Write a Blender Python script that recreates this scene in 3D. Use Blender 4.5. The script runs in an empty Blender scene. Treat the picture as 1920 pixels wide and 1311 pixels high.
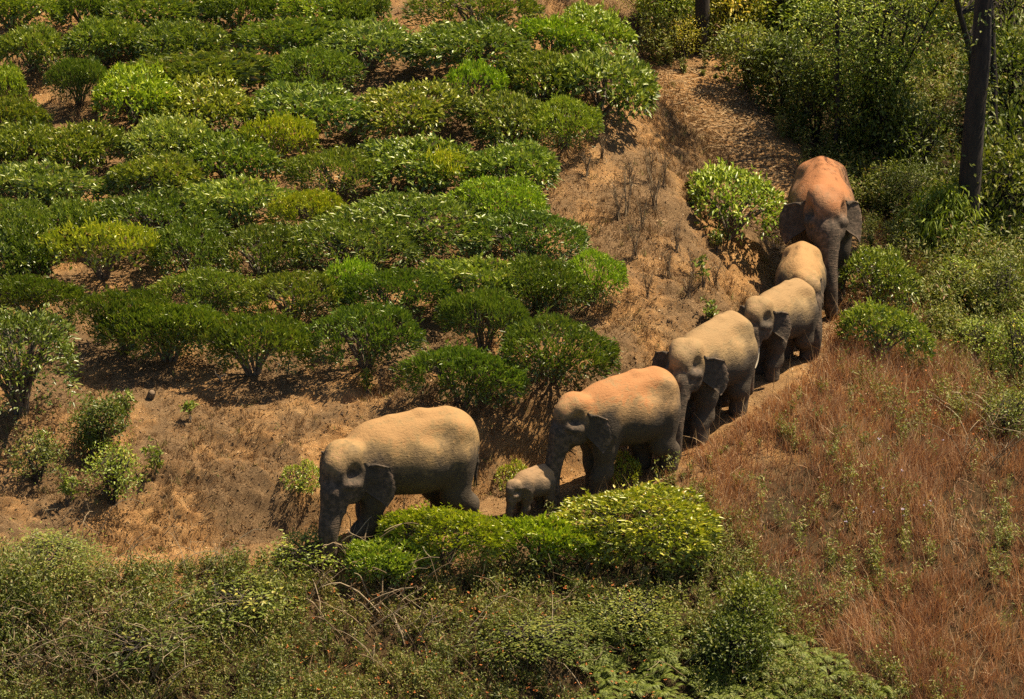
import bpy, math, random
import numpy as np
R = math.radians
rng = np.random.default_rng(7)
random.seed(7)
scene = bpy.context.scene
col = scene.collection

# ------------------------------------------------------------------ camera, sky, sun, exposure
PHI, DIST, FPX = R(20.0), 90.0, 9000.0          # pitch, distance to the hillside, focal length in photo pixels
CAM = np.array((0.0, -DIST * math.cos(PHI), DIST * math.sin(PHI)))
cd = bpy.data.cameras.new('camera')
cd.lens = FPX / 1920 * 36; cd.sensor_width = 36; cd.clip_start = 1; cd.clip_end = 2000
cam = bpy.data.objects.new('camera', cd); col.objects.link(cam)
cam.location = CAM; cam.rotation_euler = (R(90) - PHI, 0, 0)
scene.camera = cam

SUN = np.array((0.42, 0.19, 0.885)); SUN /= np.linalg.norm(SUN)
w = bpy.data.worlds.new('World'); scene.world = w; w.use_nodes = True
nt = w.node_tree; bg = nt.nodes['Background']
sky = nt.nodes.new('ShaderNodeTexSky'); sky.sky_type = 'NISHITA'; sky.sun_disc = False
sky.sun_elevation = math.asin(SUN[2]); sky.sun_rotation = math.atan2(SUN[0], SUN[1])
sky.air_density = 1.0; sky.dust_density = 1.5
nt.links.new(sky.outputs[0], bg.inputs[0]); bg.inputs[1].default_value = 0.05
sd = bpy.data.lights.new('sun', 'SUN'); sd.energy = 5.0; sd.angle = R(0.53); sd.color = (1.0, 0.84, 0.60)
sun = bpy.data.objects.new('sun', sd); col.objects.link(sun); sun.location = tuple(SUN * 60)
from mathutils import Vector, Matrix
sun.rotation_euler = Vector(-SUN).to_track_quat('-Z', 'Y').to_euler()
vs = scene.view_settings
vs.view_transform = 'Standard'; vs.look = 'None'; vs.gamma = 1; vs.use_curve_mapping = False; vs.exposure = 1.05
cy = scene.cycles
cy.max_bounces = 5; cy.diffuse_bounces = 3; cy.glossy_bounces = 2; cy.transmission_bounces = 3; cy.transparent_max_bounces = 4
cy.use_denoising = False; cy.caustics_reflective = False; cy.caustics_refractive = False

# ------------------------------------------------------------------ pixels of the photograph <-> the place
def ray(px, py):
    x = (px - 960) / FPX; u = (655.5 - py) / FPX
    d = np.array((x, math.cos(PHI) + u * math.sin(PHI), -math.sin(PHI) + u * math.cos(PHI)))
    return d
def on_ray_y(px, py, y):
    d = ray(px, py); t = (y - CAM[1]) / d[1]
    return CAM + d * t
def project(p):
    q = np.asarray(p, float) - CAM
    dep = q[..., 1] * math.cos(PHI) - q[..., 2] * math.sin(PHI)
    up = q[..., 1] * math.sin(PHI) + q[..., 2] * math.cos(PHI)
    return 960 + q[..., 0] / dep * FPX, 655.5 - up / dep * FPX

# ------------------------------------------------------------------ noise
def vnoise(x, y, seed=0):
    x = np.asarray(x, float); y = np.asarray(y, float)
    ix = np.floor(x).astype(np.int64); iy = np.floor(y).astype(np.int64)
    fx = x - ix; fy = y - iy
    fx = fx * fx * (3 - 2 * fx); fy = fy * fy * (3 - 2 * fy)
    def h(a, b):
        n = (a * 374761393 + b * 668265263 + seed * 974634777) & 0xffffffff
        n = ((n ^ (n >> 13)) * 1274126177) & 0xffffffff
        return ((n ^ (n >> 16)) & 0xffff) / 65535.0
    return ((h(ix, iy) * (1 - fx) + h(ix + 1, iy) * fx) * (1 - fy) + (h(ix, iy + 1) * (1 - fx) + h(ix + 1, iy + 1) * fx) * fy) * 2 - 1
def fbm(x, y, o=4, seed=0):
    s = 0; a = 1.0; t = 0
    for i in range(o):
        s = s + a * vnoise(x * 2 ** i, y * 2 ** i, seed + i); t += a; a *= 0.5
    return s / t
def smooth(a, b, x):
    t = np.clip((x - a) / (b - a), 0, 1); return t * t * (3 - 2 * t)
def smin(a, b, k):
    h = np.maximum(k - np.abs(a - b), 0) / k
    return np.minimum(a, b) - h * h * k * 0.25

# ------------------------------------------------------------------ terrain: a hillside with a path cut into it
KN = [(-1500, 1330, -11.5), (-600, 1170, -8.2), (-150, 1095, -6.5), (300, 1062, -5.15), (600, 1033, -4.2), (790, 985, -3.4), (1000, 940, -2.4), (1165, 895, -1.6),
      (1365, 790, 0.2), (1480, 705, 1.9), (1520, 640, 3.7), (1545, 560, 6.0), (1530, 470, 8.2), (1465, 375, 10.3), (1400, 270, 12.3),
      (1345, 195, 14.0), (1290, 100, 16.2), (1235, 0, 18.6), (1100, -250, 26), (900, -700, 45)]
kp = np.array([on_ray_y(*k) for k in KN])
def catmull(P, n=14):
    out = []
    for i in range(len(P) - 1):
        p0, p1, p2, p3 = P[max(i - 1, 0)], P[i], P[i + 1], P[min(i + 2, len(P) - 1)]
        for t in np.arange(n) / n:
            out.append(0.5 * (2 * p1 + (p2 - p0) * t + (2 * p0 - 5 * p1 + 4 * p2 - p3) * t * t + (3 * p1 - p0 - 3 * p2 + p3) * t ** 3))
    out.append(P[-1]); return np.array(out)
PATH = catmull(kp)
PT = np.gradient(PATH, axis=0); PT = PT[:, :2] / np.linalg.norm(PT[:, :2], axis=1)[:, None]
def path_info(x, y):
    x = np.asarray(x, float).ravel(); y = np.asarray(y, float).ravel()
    d = np.empty(len(x)); z = np.empty(len(x)); s = np.empty(len(x))
    for a in range(0, len(x), 20000):
        X = x[a:a + 20000, None]; Y = y[a:a + 20000, None]
        q = (X - PATH[None, :, 0]) ** 2 + (Y - PATH[None, :, 1]) ** 2
        i = q.argmin(1)
        ex = X[:, 0] - PATH[i, 0]; ey = Y[:, 0] - PATH[i, 1]
        al = ex * PT[i, 0] + ey * PT[i, 1]                       # slide along the tangent for a smooth result
        cr = PT[i, 0] * ey - PT[i, 1] * ex
        d[a:a + 20000] = np.sign(cr) * np.sqrt(q[np.arange(len(i)), i])
        j = np.clip(i + np.sign(al).astype(int), 0, len(PATH) - 1)
        seg = np.hypot(PATH[j, 0] - PATH[i, 0], PATH[j, 1] - PATH[i, 1]) + 1e-9
        f = np.clip(np.abs(al) / seg, 0, 1)
        z[a:a + 20000] = PATH[i, 2] * (1 - f) + PATH[j, 2] * f
        s[a:a + 20000] = i + (j - i) * f
    return d, z, s
S7 = 11 * 14.0                                                     # where the last elephant walks
def ground(x, y, fine=True):
    shp = np.shape(x); x = np.asarray(x, float).ravel(); y = np.asarray(y, float).ravel()
    d, zp, s = path_info(x, y)
    hill = -0.72 + 0.30 * (y + 1.0) - 0.22 * np.log1p(np.exp(np.clip((x - 0.6) * 1.5, -30, 30))) / 1.5 + 0.02 * x
    hill = np.where(y > 25, hill - 0.1 * (y - 25), hill)
    hill = hill + 0.12 * fbm(x * 0.45, y * 0.45, 3, 11)
    wob = 0.18 * fbm(x * 0.7, y * 0.7, 3, 5)
    hw = 0.75 + 0.25 * smooth(S7, S7 + 20, s)
    up = np.maximum(d + wob - hw, 0)
    bank = zp + up * (1.25 - 0.55 * smooth(S7 - 60, S7, s)) + 0.10 * up
    z_up = smin(hill, bank, 0.5)
    z_up = zp + (z_up - zp) * smooth(0.25, hw + 0.25, d)
    dn = np.maximum(-d + wob * 0.6 - 0.75, 0)
    sl = 0.50 - 0.30 * smooth(S7 - 45, S7 + 10, s)
    z_dn = zp - sl * dn - 0.12 * (1 - np.exp(-dn * 1.5)) + 0.22 * smooth(0.5, 3, dn) * fbm(x * 0.5 + 9, y * 0.5, 3, 21)
    z = np.where(d > 0, z_up, z_dn)
    if fine:
        rough = smooth(0.4, 1.2, np.abs(d)) * 0.8 + 0.2
        bnk = smooth(0.7, 1.3, d) * (1 - smooth(2.6, 4.0, d))
        z = z + rough * (0.05 * fbm(x * 1.7, y * 1.7, 3, 31) + 0.022 * fbm(x * 6, y * 6, 3, 41))
        bnk2 = smooth(0.7, 1.3, d) * (1 - smooth(3.5, 6.0, d))
        z = z + bnk * (0.22 * fbm(x * 1.3, y * 2.6, 3, 51) + 0.16 * np.abs(fbm(x * 2.6, y * 4.0, 3, 61)))
        z = z + bnk2 * 0.12 * np.maximum(fbm(x * 3.6, y * 3.6, 3, 65), 0)
    return z.reshape(shp)
def gz(x, y):
    return float(ground(np.array([x]), np.array([y]))[0])
def hit(px, py):
    """where the ray through a photo pixel meets the ground"""
    d = ray(px, py); ts = np.linspace(70, 150, 1601)
    P = CAM[None] + d[None] * ts[:, None]
    g = ground(P[:, 0], P[:, 1]) - P[:, 2]
    i = int(np.argmax(g > 0))
    if g[i] <= 0: i = len(ts) - 1
    a, b = g[i - 1], g[i]; t = ts[i - 1] + (ts[i] - ts[i - 1]) * (-a / (b - a + 1e-9))
    p = CAM + d * t
    return np.array((p[0], p[1], gz(p[0], p[1])))

# ------------------------------------------------------------------ mesh and material helpers
def mesh_np(name, V, F, attrs=None, smooth_shade=False):
    """V (n,3), F (m,3) or (m,4); attrs: name -> per-vertex floats"""
    V = np.ascontiguousarray(V, np.float32); F = np.ascontiguousarray(F, np.int32)
    me = bpy.data.meshes.new(name); k = F.shape[1]
    me.vertices.add(len(V)); me.vertices.foreach_set('co', V.ravel())
    me.loops.add(F.size); me.loops.foreach_set('vertex_index', F.ravel())
    me.polygons.add(len(F)); me.polygons.foreach_set('loop_start', np.arange(0, F.size, k, dtype=np.int32))
    me.polygons.foreach_set('loop_total', np.full(len(F), k, np.int32))
    if smooth_shade: me.polygons.foreach_set('use_smooth', np.ones(len(F), bool))
    for an, av in (attrs or {}).items():
        a = me.attributes.new(an, 'FLOAT', 'POINT'); a.data.foreach_set('value', np.ascontiguousarray(av, np.float32))
    me.update(calc_edges=True); return me
def obj(name, me, mat=None, parent=None, label=None, cat=None, group=None, kind=None, loc=None, rz=None):
    o = bpy.data.objects.new(name, me); col.objects.link(o)
    if me is not None and mat is not None and len(me.materials) == 0: me.materials.append(mat)
    if parent is not None: o.parent = parent
    if loc is not None: o.location = tuple(float(c) for c in loc)
    if rz is not None: o.rotation_euler = (0, 0, rz)
    if label: o['label'] = label
    if cat: o['category'] = cat
    if group: o['group'] = group
    if kind: o['kind'] = kind
    return o
class NB:
    """small node-graph builder"""
    def __init__(s, name):
        s.m = bpy.data.materials.new(name); s.m.use_nodes = True; s.t = s.m.node_tree
        s.out = s.t.nodes['Material Output']; s.p = s.t.nodes['Principled BSDF']
    def n(s, typ, **kw):
        nd = s.t.nodes.new('ShaderNode' + typ)
        for k, v in kw.items(): setattr(nd, k, v)
        return nd
    def l(s, a, b): s.t.links.new(a, b); return b.node
    def tex(s, scale, detail=4, rough=0.6, vec=None, dist=0.0):
        nd = s.n('TexNoise'); nd.inputs['Scale'].default_value = scale; nd.inputs['Detail'].default_value = detail
        nd.inputs['Roughness'].default_value = rough; nd.inputs['Distortion'].default_value = dist
        if vec is not None: s.l(vec, nd.inputs['Vector'])
        return nd.outputs['Fac']
    def ramp(s, fac, stops, interp='LINEAR'):
        nd = s.n('ValToRGB'); nd.color_ramp.interpolation = interp; e = nd.color_ramp.elements
        while len(e) < len(stops): e.new(0.5)
        for el, (p, c) in zip(e, stops):
            el.position = p; el.color = (c[0], c[1], c[2], 1) if hasattr(c, '__len__') else (c, c, c, 1)
        s.l(fac, nd.inputs[0]); return nd.outputs[0]
    def mix(s, fac, a, b, mode='MIX'):
        nd = s.n('Mix', data_type='RGBA', blend_type=mode)
        for i, v in ((0, fac), (6, a), (7, b)):
            if hasattr(v, 'node'): s.l(v, nd.inputs[i])
            elif hasattr(v, '__len__'): nd.inputs[i].default_value = (*v, 1)
            else: nd.inputs[i].default_value = v
        return nd.outputs[2]
    def math(s, op, a, b=0.0):
        nd = s.n('Math', operation=op)
        for i, v in ((0, a), (1, b)):
            if hasattr(v, 'node'): s.l(v, nd.inputs[i])
            else: nd.inputs[i].default_value = v
        return nd.outputs[0]
    def attr(s, name): return s.n('Attribute', attribute_name=name).outputs['Fac']
    def bump(s, h, dist, strength=1.0, prev=None):
        nd = s.n('Bump'); nd.inputs['Distance'].default_value = dist; nd.inputs['Strength'].default_value = strength
        s.l(h, nd.inputs['Height'])
        if prev is not None: s.l(prev, nd.inputs['Normal'])
        return nd.outputs[0]
def leaf_mat(name, stops, rough=0.42, trans=0.25, spec=0.5, tint=False, tcol=(1.0, 1.1, 0.35)):
    """leaf colour from the per-leaf attribute 'c'; tint: multiplied by the object's own colour"""
    b = NB(name)
    c = b.ramp(b.attr('c'), stops)
    if tint: c = b.mix(1.0, c, b.n('ObjectInfo').outputs['Color'], 'MULTIPLY')
    b.l(c, b.p.inputs['Base Color']); b.p.inputs['Roughness'].default_value = rough
    b.p.inputs['Specular IOR Level'].default_value = spec
    if trans > 0:
        tr = b.n('BsdfTranslucent'); b.l(b.mix(1.0, c, tcol, 'MULTIPLY'), tr.inputs['Color'])
        mx = b.n('MixShader'); mx.inputs[0].default_value = trans
        b.l(b.p.outputs[0], mx.inputs[1]); b.l(tr.outputs[0], mx.inputs[2]); b.l(mx.outputs[0], b.out.inputs[0])
    return b.m
def bark_mat(name, c0, c1, scale=14, rough=0.9):
    b = NB(name); co = b.n('TexCoord').outputs['Object']
    mp = b.n('Mapping'); mp.inputs['Scale'].default_value = (1, 1, 0.25); b.l(co, mp.inputs[0])
    f = b.tex(scale, 5, 0.65, mp.outputs[0])
    b.l(b.ramp(f, [(0.3, c0), (0.7, c1)]), b.p.inputs['Base Color']); b.p.inputs['Roughness'].default_value = rough
    b.l(b.bump(f, 0.02, 0.8), b.p.inputs['Normal']); return b.m

# ------------------------------------------------------------------ ground sheet and path
def soil(name, path=False):
    b = NB(name); g = b.n('TexCoord').outputs['Object']
    n1 = b.tex(0.55, 5, 0.6, g); n2 = b.tex(3.2, 6, 0.7, g); n3 = b.tex(22, 5, 0.75, g); n4 = b.tex(70, 3, 0.7, g)
    earth = b.ramp(n2, [(0.25, (0.23, 0.114, 0.044)), (0.5, (0.45, 0.245, 0.095)), (0.75, (0.61, 0.375, 0.165))])
    straw = b.ramp(n3, [(0.3, (0.085, 0.052, 0.028)), (0.55, (0.22, 0.145, 0.078)), (0.8, (0.44, 0.31, 0.18))])
    f = b.ramp(b.math('ADD', b.math('MULTIPLY', n1, 0.7), b.math('MULTIPLY', n3, 0.3)), [(0.43, 0.0), (0.53, 1.0)])
    c = b.mix(b.math('MULTIPLY', f, 0.55 if path else 0.85), earth, straw)
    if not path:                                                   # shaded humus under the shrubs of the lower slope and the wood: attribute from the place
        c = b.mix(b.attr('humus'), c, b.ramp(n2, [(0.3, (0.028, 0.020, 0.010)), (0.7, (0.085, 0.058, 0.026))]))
    c = b.mix(b.ramp(n4, [(0.62, 0.0), (0.72, 0.5)]), c, (0.52, 0.36, 0.20))
    b.l(c, b.p.inputs['Base Color']); b.p.inputs['Roughness'].default_value = 0.95; b.p.inputs['Specular IOR Level'].default_value = 0.15
    n = b.bump(n3, 0.07, 1.0); n = b.bump(n4, 0.03, 1.0, n); b.l(n, b.p.inputs['Normal'])
    return b.m
def axis(lo, hi, step, far):
    a = list(np.arange(lo, hi + 1e-6, step)); st = step
    while a[-1] < far: st *= 1.25; a.append(a[-1] + st)
    st = step; pre = []
    x = lo
    while x > -far: st *= 1.25; x -= st; pre.append(x)
    return np.array(pre[::-1] + a)
gx = axis(-12.5, 12.5, 0.055, 140); gy = axis(-10.5, 19, 0.05, 160)
GX, GY = np.meshgrid(gx, gy)
GZ = ground(GX, GY)
nx, ny = len(gx), len(gy)
idx = np.arange(nx * ny).reshape(ny, nx)
F = np.stack((idx[:-1, :-1], idx[:-1, 1:], idx[1:, 1:], idx[1:, :-1]), -1).reshape(-1, 4)
D_, _, S_ = path_info(GX, GY)
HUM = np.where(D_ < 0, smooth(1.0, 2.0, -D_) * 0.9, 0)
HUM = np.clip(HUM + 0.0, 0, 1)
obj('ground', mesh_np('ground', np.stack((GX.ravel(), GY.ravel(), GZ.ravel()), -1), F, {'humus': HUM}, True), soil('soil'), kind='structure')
# the trodden path: a ribbon laid on the ground
NW = 15; tw = np.linspace(-0.62, 0.62, NW)
Pf = catmull(kp, 60); T = np.gradient(Pf, axis=0)[:, :2]; T /= np.linalg.norm(T, axis=1)[:, None]
wd = 1 + 0.25 * vnoise(np.arange(len(Pf)) * 0.11, np.zeros(len(Pf)), 3)
X = Pf[:, None, 0] - T[:, None, 1] * tw[None] * wd[:, None]; Y = Pf[:, None, 1] + T[:, None, 0] * tw[None] * wd[:, None]
Z = ground(X, Y) + 0.014; Z[:, 0] -= 0.05; Z[:, -1] -= 0.05
i2 = np.arange(X.size).reshape(X.shape)
F = np.stack((i2[:-1, :-1], i2[1:, :-1], i2[1:, 1:], i2[:-1, 1:]), -1).reshape(-1, 4)[:, ::-1]
obj('path', mesh_np('path', np.stack((X.ravel(), Y.ravel(), Z.ravel()), -1), F, None, True), soil('path_soil', True), kind='structure')

# ------------------------------------------------------------------ elephants: one blended skin each, from a distance field
class Field:
    def __init__(s, lo, hi, h):
        s.h = h; s.lo = np.array(lo, float)
        s.n = np.ceil((np.array(hi) - s.lo) / h).astype(int) + 1
        s.ax = [s.lo[i] + np.arange(s.n[i]) * h for i in range(3)]
        s.f = np.full(s.n, 1.0, np.float32)
    def sl(s, lo, hi):
        a = np.clip(np.floor((lo - s.lo) / s.h).astype(int), 0, s.n - 1); b = np.clip(np.ceil((hi - s.lo) / s.h).astype(int) + 1, 1, s.n)
        return tuple(slice(int(a[i]), int(b[i])) for i in range(3))
    def grid(s, sl):
        return np.stack(np.meshgrid(*[s.ax[i][sl[i]] for i in range(3)], indexing='ij'), -1).astype(np.float32)
    def put(s, sl, d, k, sub=False):
        a = s.f[sl]
        if sub: s.f[sl] = -smin(-a, d, k)
        else: s.f[sl] = smin(a, d, k)
    def ell(s, c, r, k=0.15, M=None, sub=False):
        c = np.array(c, float); r = np.array(r, float); m = r.max() + k + 4 * s.h
        sl = s.sl(c - m, c + m); p = s.grid(sl) - c.astype(np.float32)
        if M is not None: p = p @ np.asarray(M, np.float32)          # columns of M: the ellipsoid's axes
        q = p / r.astype(np.float32); k0 = np.sqrt((q * q).sum(-1)); q = q / r.astype(np.float32); k1 = np.sqrt((q * q).sum(-1)) + 1e-6
        s.put(sl, k0 * (k0 - 1) / k1, k, sub)
    def cone(s, a, b, ra, rb, k=0.1, sub=False):
        a = np.array(a, float); b = np.array(b, float); m = max(ra, rb) + k + 4 * s.h
        sl = s.sl(np.minimum(a, b) - m, np.maximum(a, b) + m); p = s.grid(sl)
        ab = (b - a).astype(np.float32); t = np.clip(((p - a.astype(np.float32)) @ ab) / max(float(ab @ ab), 1e-9), 0, 1)
        dd = p - a.astype(np.float32) - t[..., None] * ab
        s.put(sl, np.sqrt((dd * dd).sum(-1)) - (ra + (rb - ra) * t), k, sub)
    def chain(s, P, r, k=0.1, k0=None):
        for i in range(len(P) - 1): s.cone(P[i], P[i + 1], r[i], r[i + 1], k if (i or k0 is None) else k0)
    def floor(s, x, y, rad, z):
        sl = s.sl(np.array((x - rad, y - rad, z - 0.4)), np.array((x + rad, y + rad, z + 0.02)))
        s.f[sl] = np.maximum(s.f[sl], (z - s.grid(sl)[..., 2]))
    def mesh(s):
        f = s.f; neg = f < 0; n = np.array(f.shape)
        c = [neg[i:n[0] - 1 + i, j:n[1] - 1 + j, k:n[2] - 1 + k] for i in (0, 1) for j in (0, 1) for k in (0, 1)]
        tot = sum(x.astype(np.int8) for x in c); act = (tot > 0) & (tot < 8)
        I = np.argwhere(act); vid = np.full(act.shape, -1, np.int64); vid[act] = np.arange(len(I))
        S = np.zeros((len(I), 3)); C = np.zeros(len(I))
        cor = [np.array((i, j, k)) for i in (0, 1) for j in (0, 1) for k in (0, 1)]
        for a in range(8):
            for b in range(a + 1, 8):
                if np.abs(cor[a] - cor[b]).sum() != 1: continue
                A = I + cor[a]; B = I + cor[b]; fa = f[A[:, 0], A[:, 1], A[:, 2]]; fb = f[B[:, 0], B[:, 1], B[:, 2]]
                m = (fa < 0) != (fb < 0); t = fa / np.where(m, fa - fb, 1)
                S += np.where(m[:, None], A + (B - A) * t[:, None], 0); C += m
        V = s.lo + S / C[:, None] * s.h
        Q = []
        for ax in range(3):
            o = [k for k in range(3) if k != ax]
            a = neg; lo = [slice(None)] * 3; hi = [slice(None)] * 3; lo[ax] = slice(0, -1); hi[ax] = slice(1, None)
            d = a[tuple(lo)] != a[tuple(hi)]; E = np.argwhere(d)
            E = E[(E[:, o[0]] > 0) & (E[:, o[1]] > 0) & (E[:, o[0]] < n[o[0]] - 1) & (E[:, o[1]] < n[o[1]] - 1)]
            u = np.zeros(3, int); u[o[0]] = 1; v = np.zeros(3, int); v[o[1]] = 1
            q = np.stack([vid[tuple((E - w_).T)] for w_ in (u * 0, u, u + v, v)], 1)
            flip = a[tuple(E.T)]
            if ax == 1: flip = ~flip
            q[flip] = q[flip][:, ::-1]; Q.append(q)
        Q = np.concatenate(Q); return V, Q[:, ::-1]
def rot_z(a): return np.array(((math.cos(a), -math.sin(a), 0), (math.sin(a), math.cos(a), 0), (0, 0, 1)))
def rot_y(a): return np.array(((math.cos(a), 0, math.sin(a)), (0, 1, 0), (-math.sin(a), 0, math.cos(a))))
def rot_x(a): return np.array(((1, 0, 0), (0, math.cos(a), -math.sin(a)), (0, math.sin(a), math.cos(a))))

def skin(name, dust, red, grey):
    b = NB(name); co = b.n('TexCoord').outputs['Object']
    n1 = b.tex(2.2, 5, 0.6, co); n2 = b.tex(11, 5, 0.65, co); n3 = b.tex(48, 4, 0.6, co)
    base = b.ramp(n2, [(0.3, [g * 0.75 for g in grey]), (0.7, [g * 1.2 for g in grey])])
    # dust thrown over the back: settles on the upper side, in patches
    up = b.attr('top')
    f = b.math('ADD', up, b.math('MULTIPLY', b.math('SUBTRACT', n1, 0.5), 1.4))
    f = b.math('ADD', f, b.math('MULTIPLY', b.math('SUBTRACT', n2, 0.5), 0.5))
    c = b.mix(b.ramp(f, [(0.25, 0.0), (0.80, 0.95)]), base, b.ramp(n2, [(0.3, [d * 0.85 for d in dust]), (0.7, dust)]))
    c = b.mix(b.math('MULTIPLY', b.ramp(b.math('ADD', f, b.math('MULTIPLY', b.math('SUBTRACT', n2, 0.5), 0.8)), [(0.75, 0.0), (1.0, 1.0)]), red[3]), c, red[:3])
    # pale freckled skin on the trunk, face and ear rims
    c = b.mix(b.math('MULTIPLY', b.attr('pale'), b.ramp(n2, [(0.45, 0.0), (0.62, 0.55)])), c, (0.33, 0.21, 0.14))
    b.l(c, b.p.inputs['Base Color']); b.p.inputs['Roughness'].default_value = 0.82; b.p.inputs['Specular IOR Level'].default_value = 0.25
    vo = b.n('TexVoronoi', feature='DISTANCE_TO_EDGE'); vo.inputs['Scale'].default_value = 26
    mp = b.n('Mapping'); mp.inputs['Scale'].default_value = (1.0, 1.0, 0.55); b.l(co, mp.inputs[0]); b.l(mp.outputs[0], vo.inputs['Vector'])
    wr = b.math('SINE', b.math('ADD', b.math('MULTIPLY', b.attr('ring'), 230.0), b.math('MULTIPLY', n2, 16.0)))
    n = b.bump(wr, 0.010, 0.33); n = b.bump(vo.outputs[0], 0.03, 0.14, n)
    st = b.n('Mapping'); st.inputs['Scale'].default_value = (5.0, 5.0, 22.0); b.l(co, st.inputs[0])
    n = b.bump(b.tex(1.6, 4, 0.6, st.outputs[0]), 0.035, 0.30, n); n = b.bump(n3, 0.012, 0.45, n)
    b.l(n, b.p.inputs['Normal']); return b.m
def simple_mat(name, c, rough=0.5, spec=0.5):
    b = NB(name); co = b.n('TexCoord').outputs['Object']
    b.l(b.ramp(b.tex(20, 3, 0.6, co), [(0.3, [v * 0.8 for v in c]), (0.7, c)]), b.p.inputs['Base Color'])
    b.p.inputs['Roughness'].default_value = rough; b.p.inputs['Specular IOR Level'].default_value = spec; return b.m
EYE = simple_mat('eye_dark', (0.015, 0.010, 0.007), 0.15); IVORY = simple_mat('ivory', (0.72, 0.62, 0.45), 0.35); HAIR = simple_mat('tail_hair', (0.02, 0.016, 0.012), 0.8)

def ear_sheet(att0, att1, side, s, flare, drop, fold, Hd):
    """ear flap in head space: rows from top to bottom, columns outwards; rolled over along its top edge"""
    nr, nc = 22, 16; P = np.zeros((nr, nc, 3))
    Wt = np.interp(np.linspace(0, 1, nr), [0, .15, .4, .65, .85, 1], [.25, .32, .36, .35, .27, .13])
    Wt = Wt * (1 + 0.022 * np.sin(np.arange(nr) * 1.9) + 0.012 * np.sin(np.arange(nr) * 4.1))
    for i in range(nr):
        a = i / (nr - 1); p0 = att0 * (1 - a) + att1 * a
        for j in range(nc):
            t = j / (nc - 1); wv = t * Wt[i]
            e = flare + 0.35 * math.sin(t * 2.4) * (1 - a * 0.5)
            x = -math.cos(e) * wv; y = math.sin(e) * wv + 0.03 * math.sin(t * 7 + a * 4) * t + 0.26 * a * t
            z = -t * (0.02 + drop * a) + 0.05 * math.sin(t * math.pi) * (1 - a)
            if a < 0.2:                                            # the folded upper edge
                k = (0.2 - a) / 0.2; y += fold * 0.055 * math.sin(k * 2.6) * min(1, t * 4); z -= fold * 0.13 * (k ** 1.5) * min(1, t * 4); x += 0.02 * k
            P[i, j] = p0 + np.array((x, side * y, z)) * s
    du = np.gradient(P, axis=0); dv = np.gradient(P, axis=1); N = np.cross(du, dv); N /= np.linalg.norm(N, axis=2)[..., None] + 1e-9
    th = (0.018 * s) * np.linspace(1.8, 0.5, nc)[None, :, None]
    A = (P + N * th).reshape(-1, 3); B = (P - N * th).reshape(-1, 3); n = nr * nc
    ii = np.arange(n).reshape(nr, nc)
    q = np.stack((ii[:-1, :-1], ii[1:, :-1], ii[1:, 1:], ii[:-1, 1:]), -1).reshape(-1, 4)
    rim = np.concatenate((ii[0, :], ii[1:, -1], ii[-1, ::-1][1:], ii[::-1, 0][1:-1])); r2 = np.roll(rim, -1)
    Fq = np.concatenate((q, q[:, ::-1] + n, np.stack((rim, r2, r2 + n, rim + n), 1)[:, ::-1]))
    if side < 0: Fq = Fq[:, ::-1]
    pale = np.tile(np.linspace(0, 1, nc)[None] ** 2, (nr, 1)).ravel()
    return np.concatenate((A, B)), Fq, np.concatenate((pale, pale))

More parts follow.
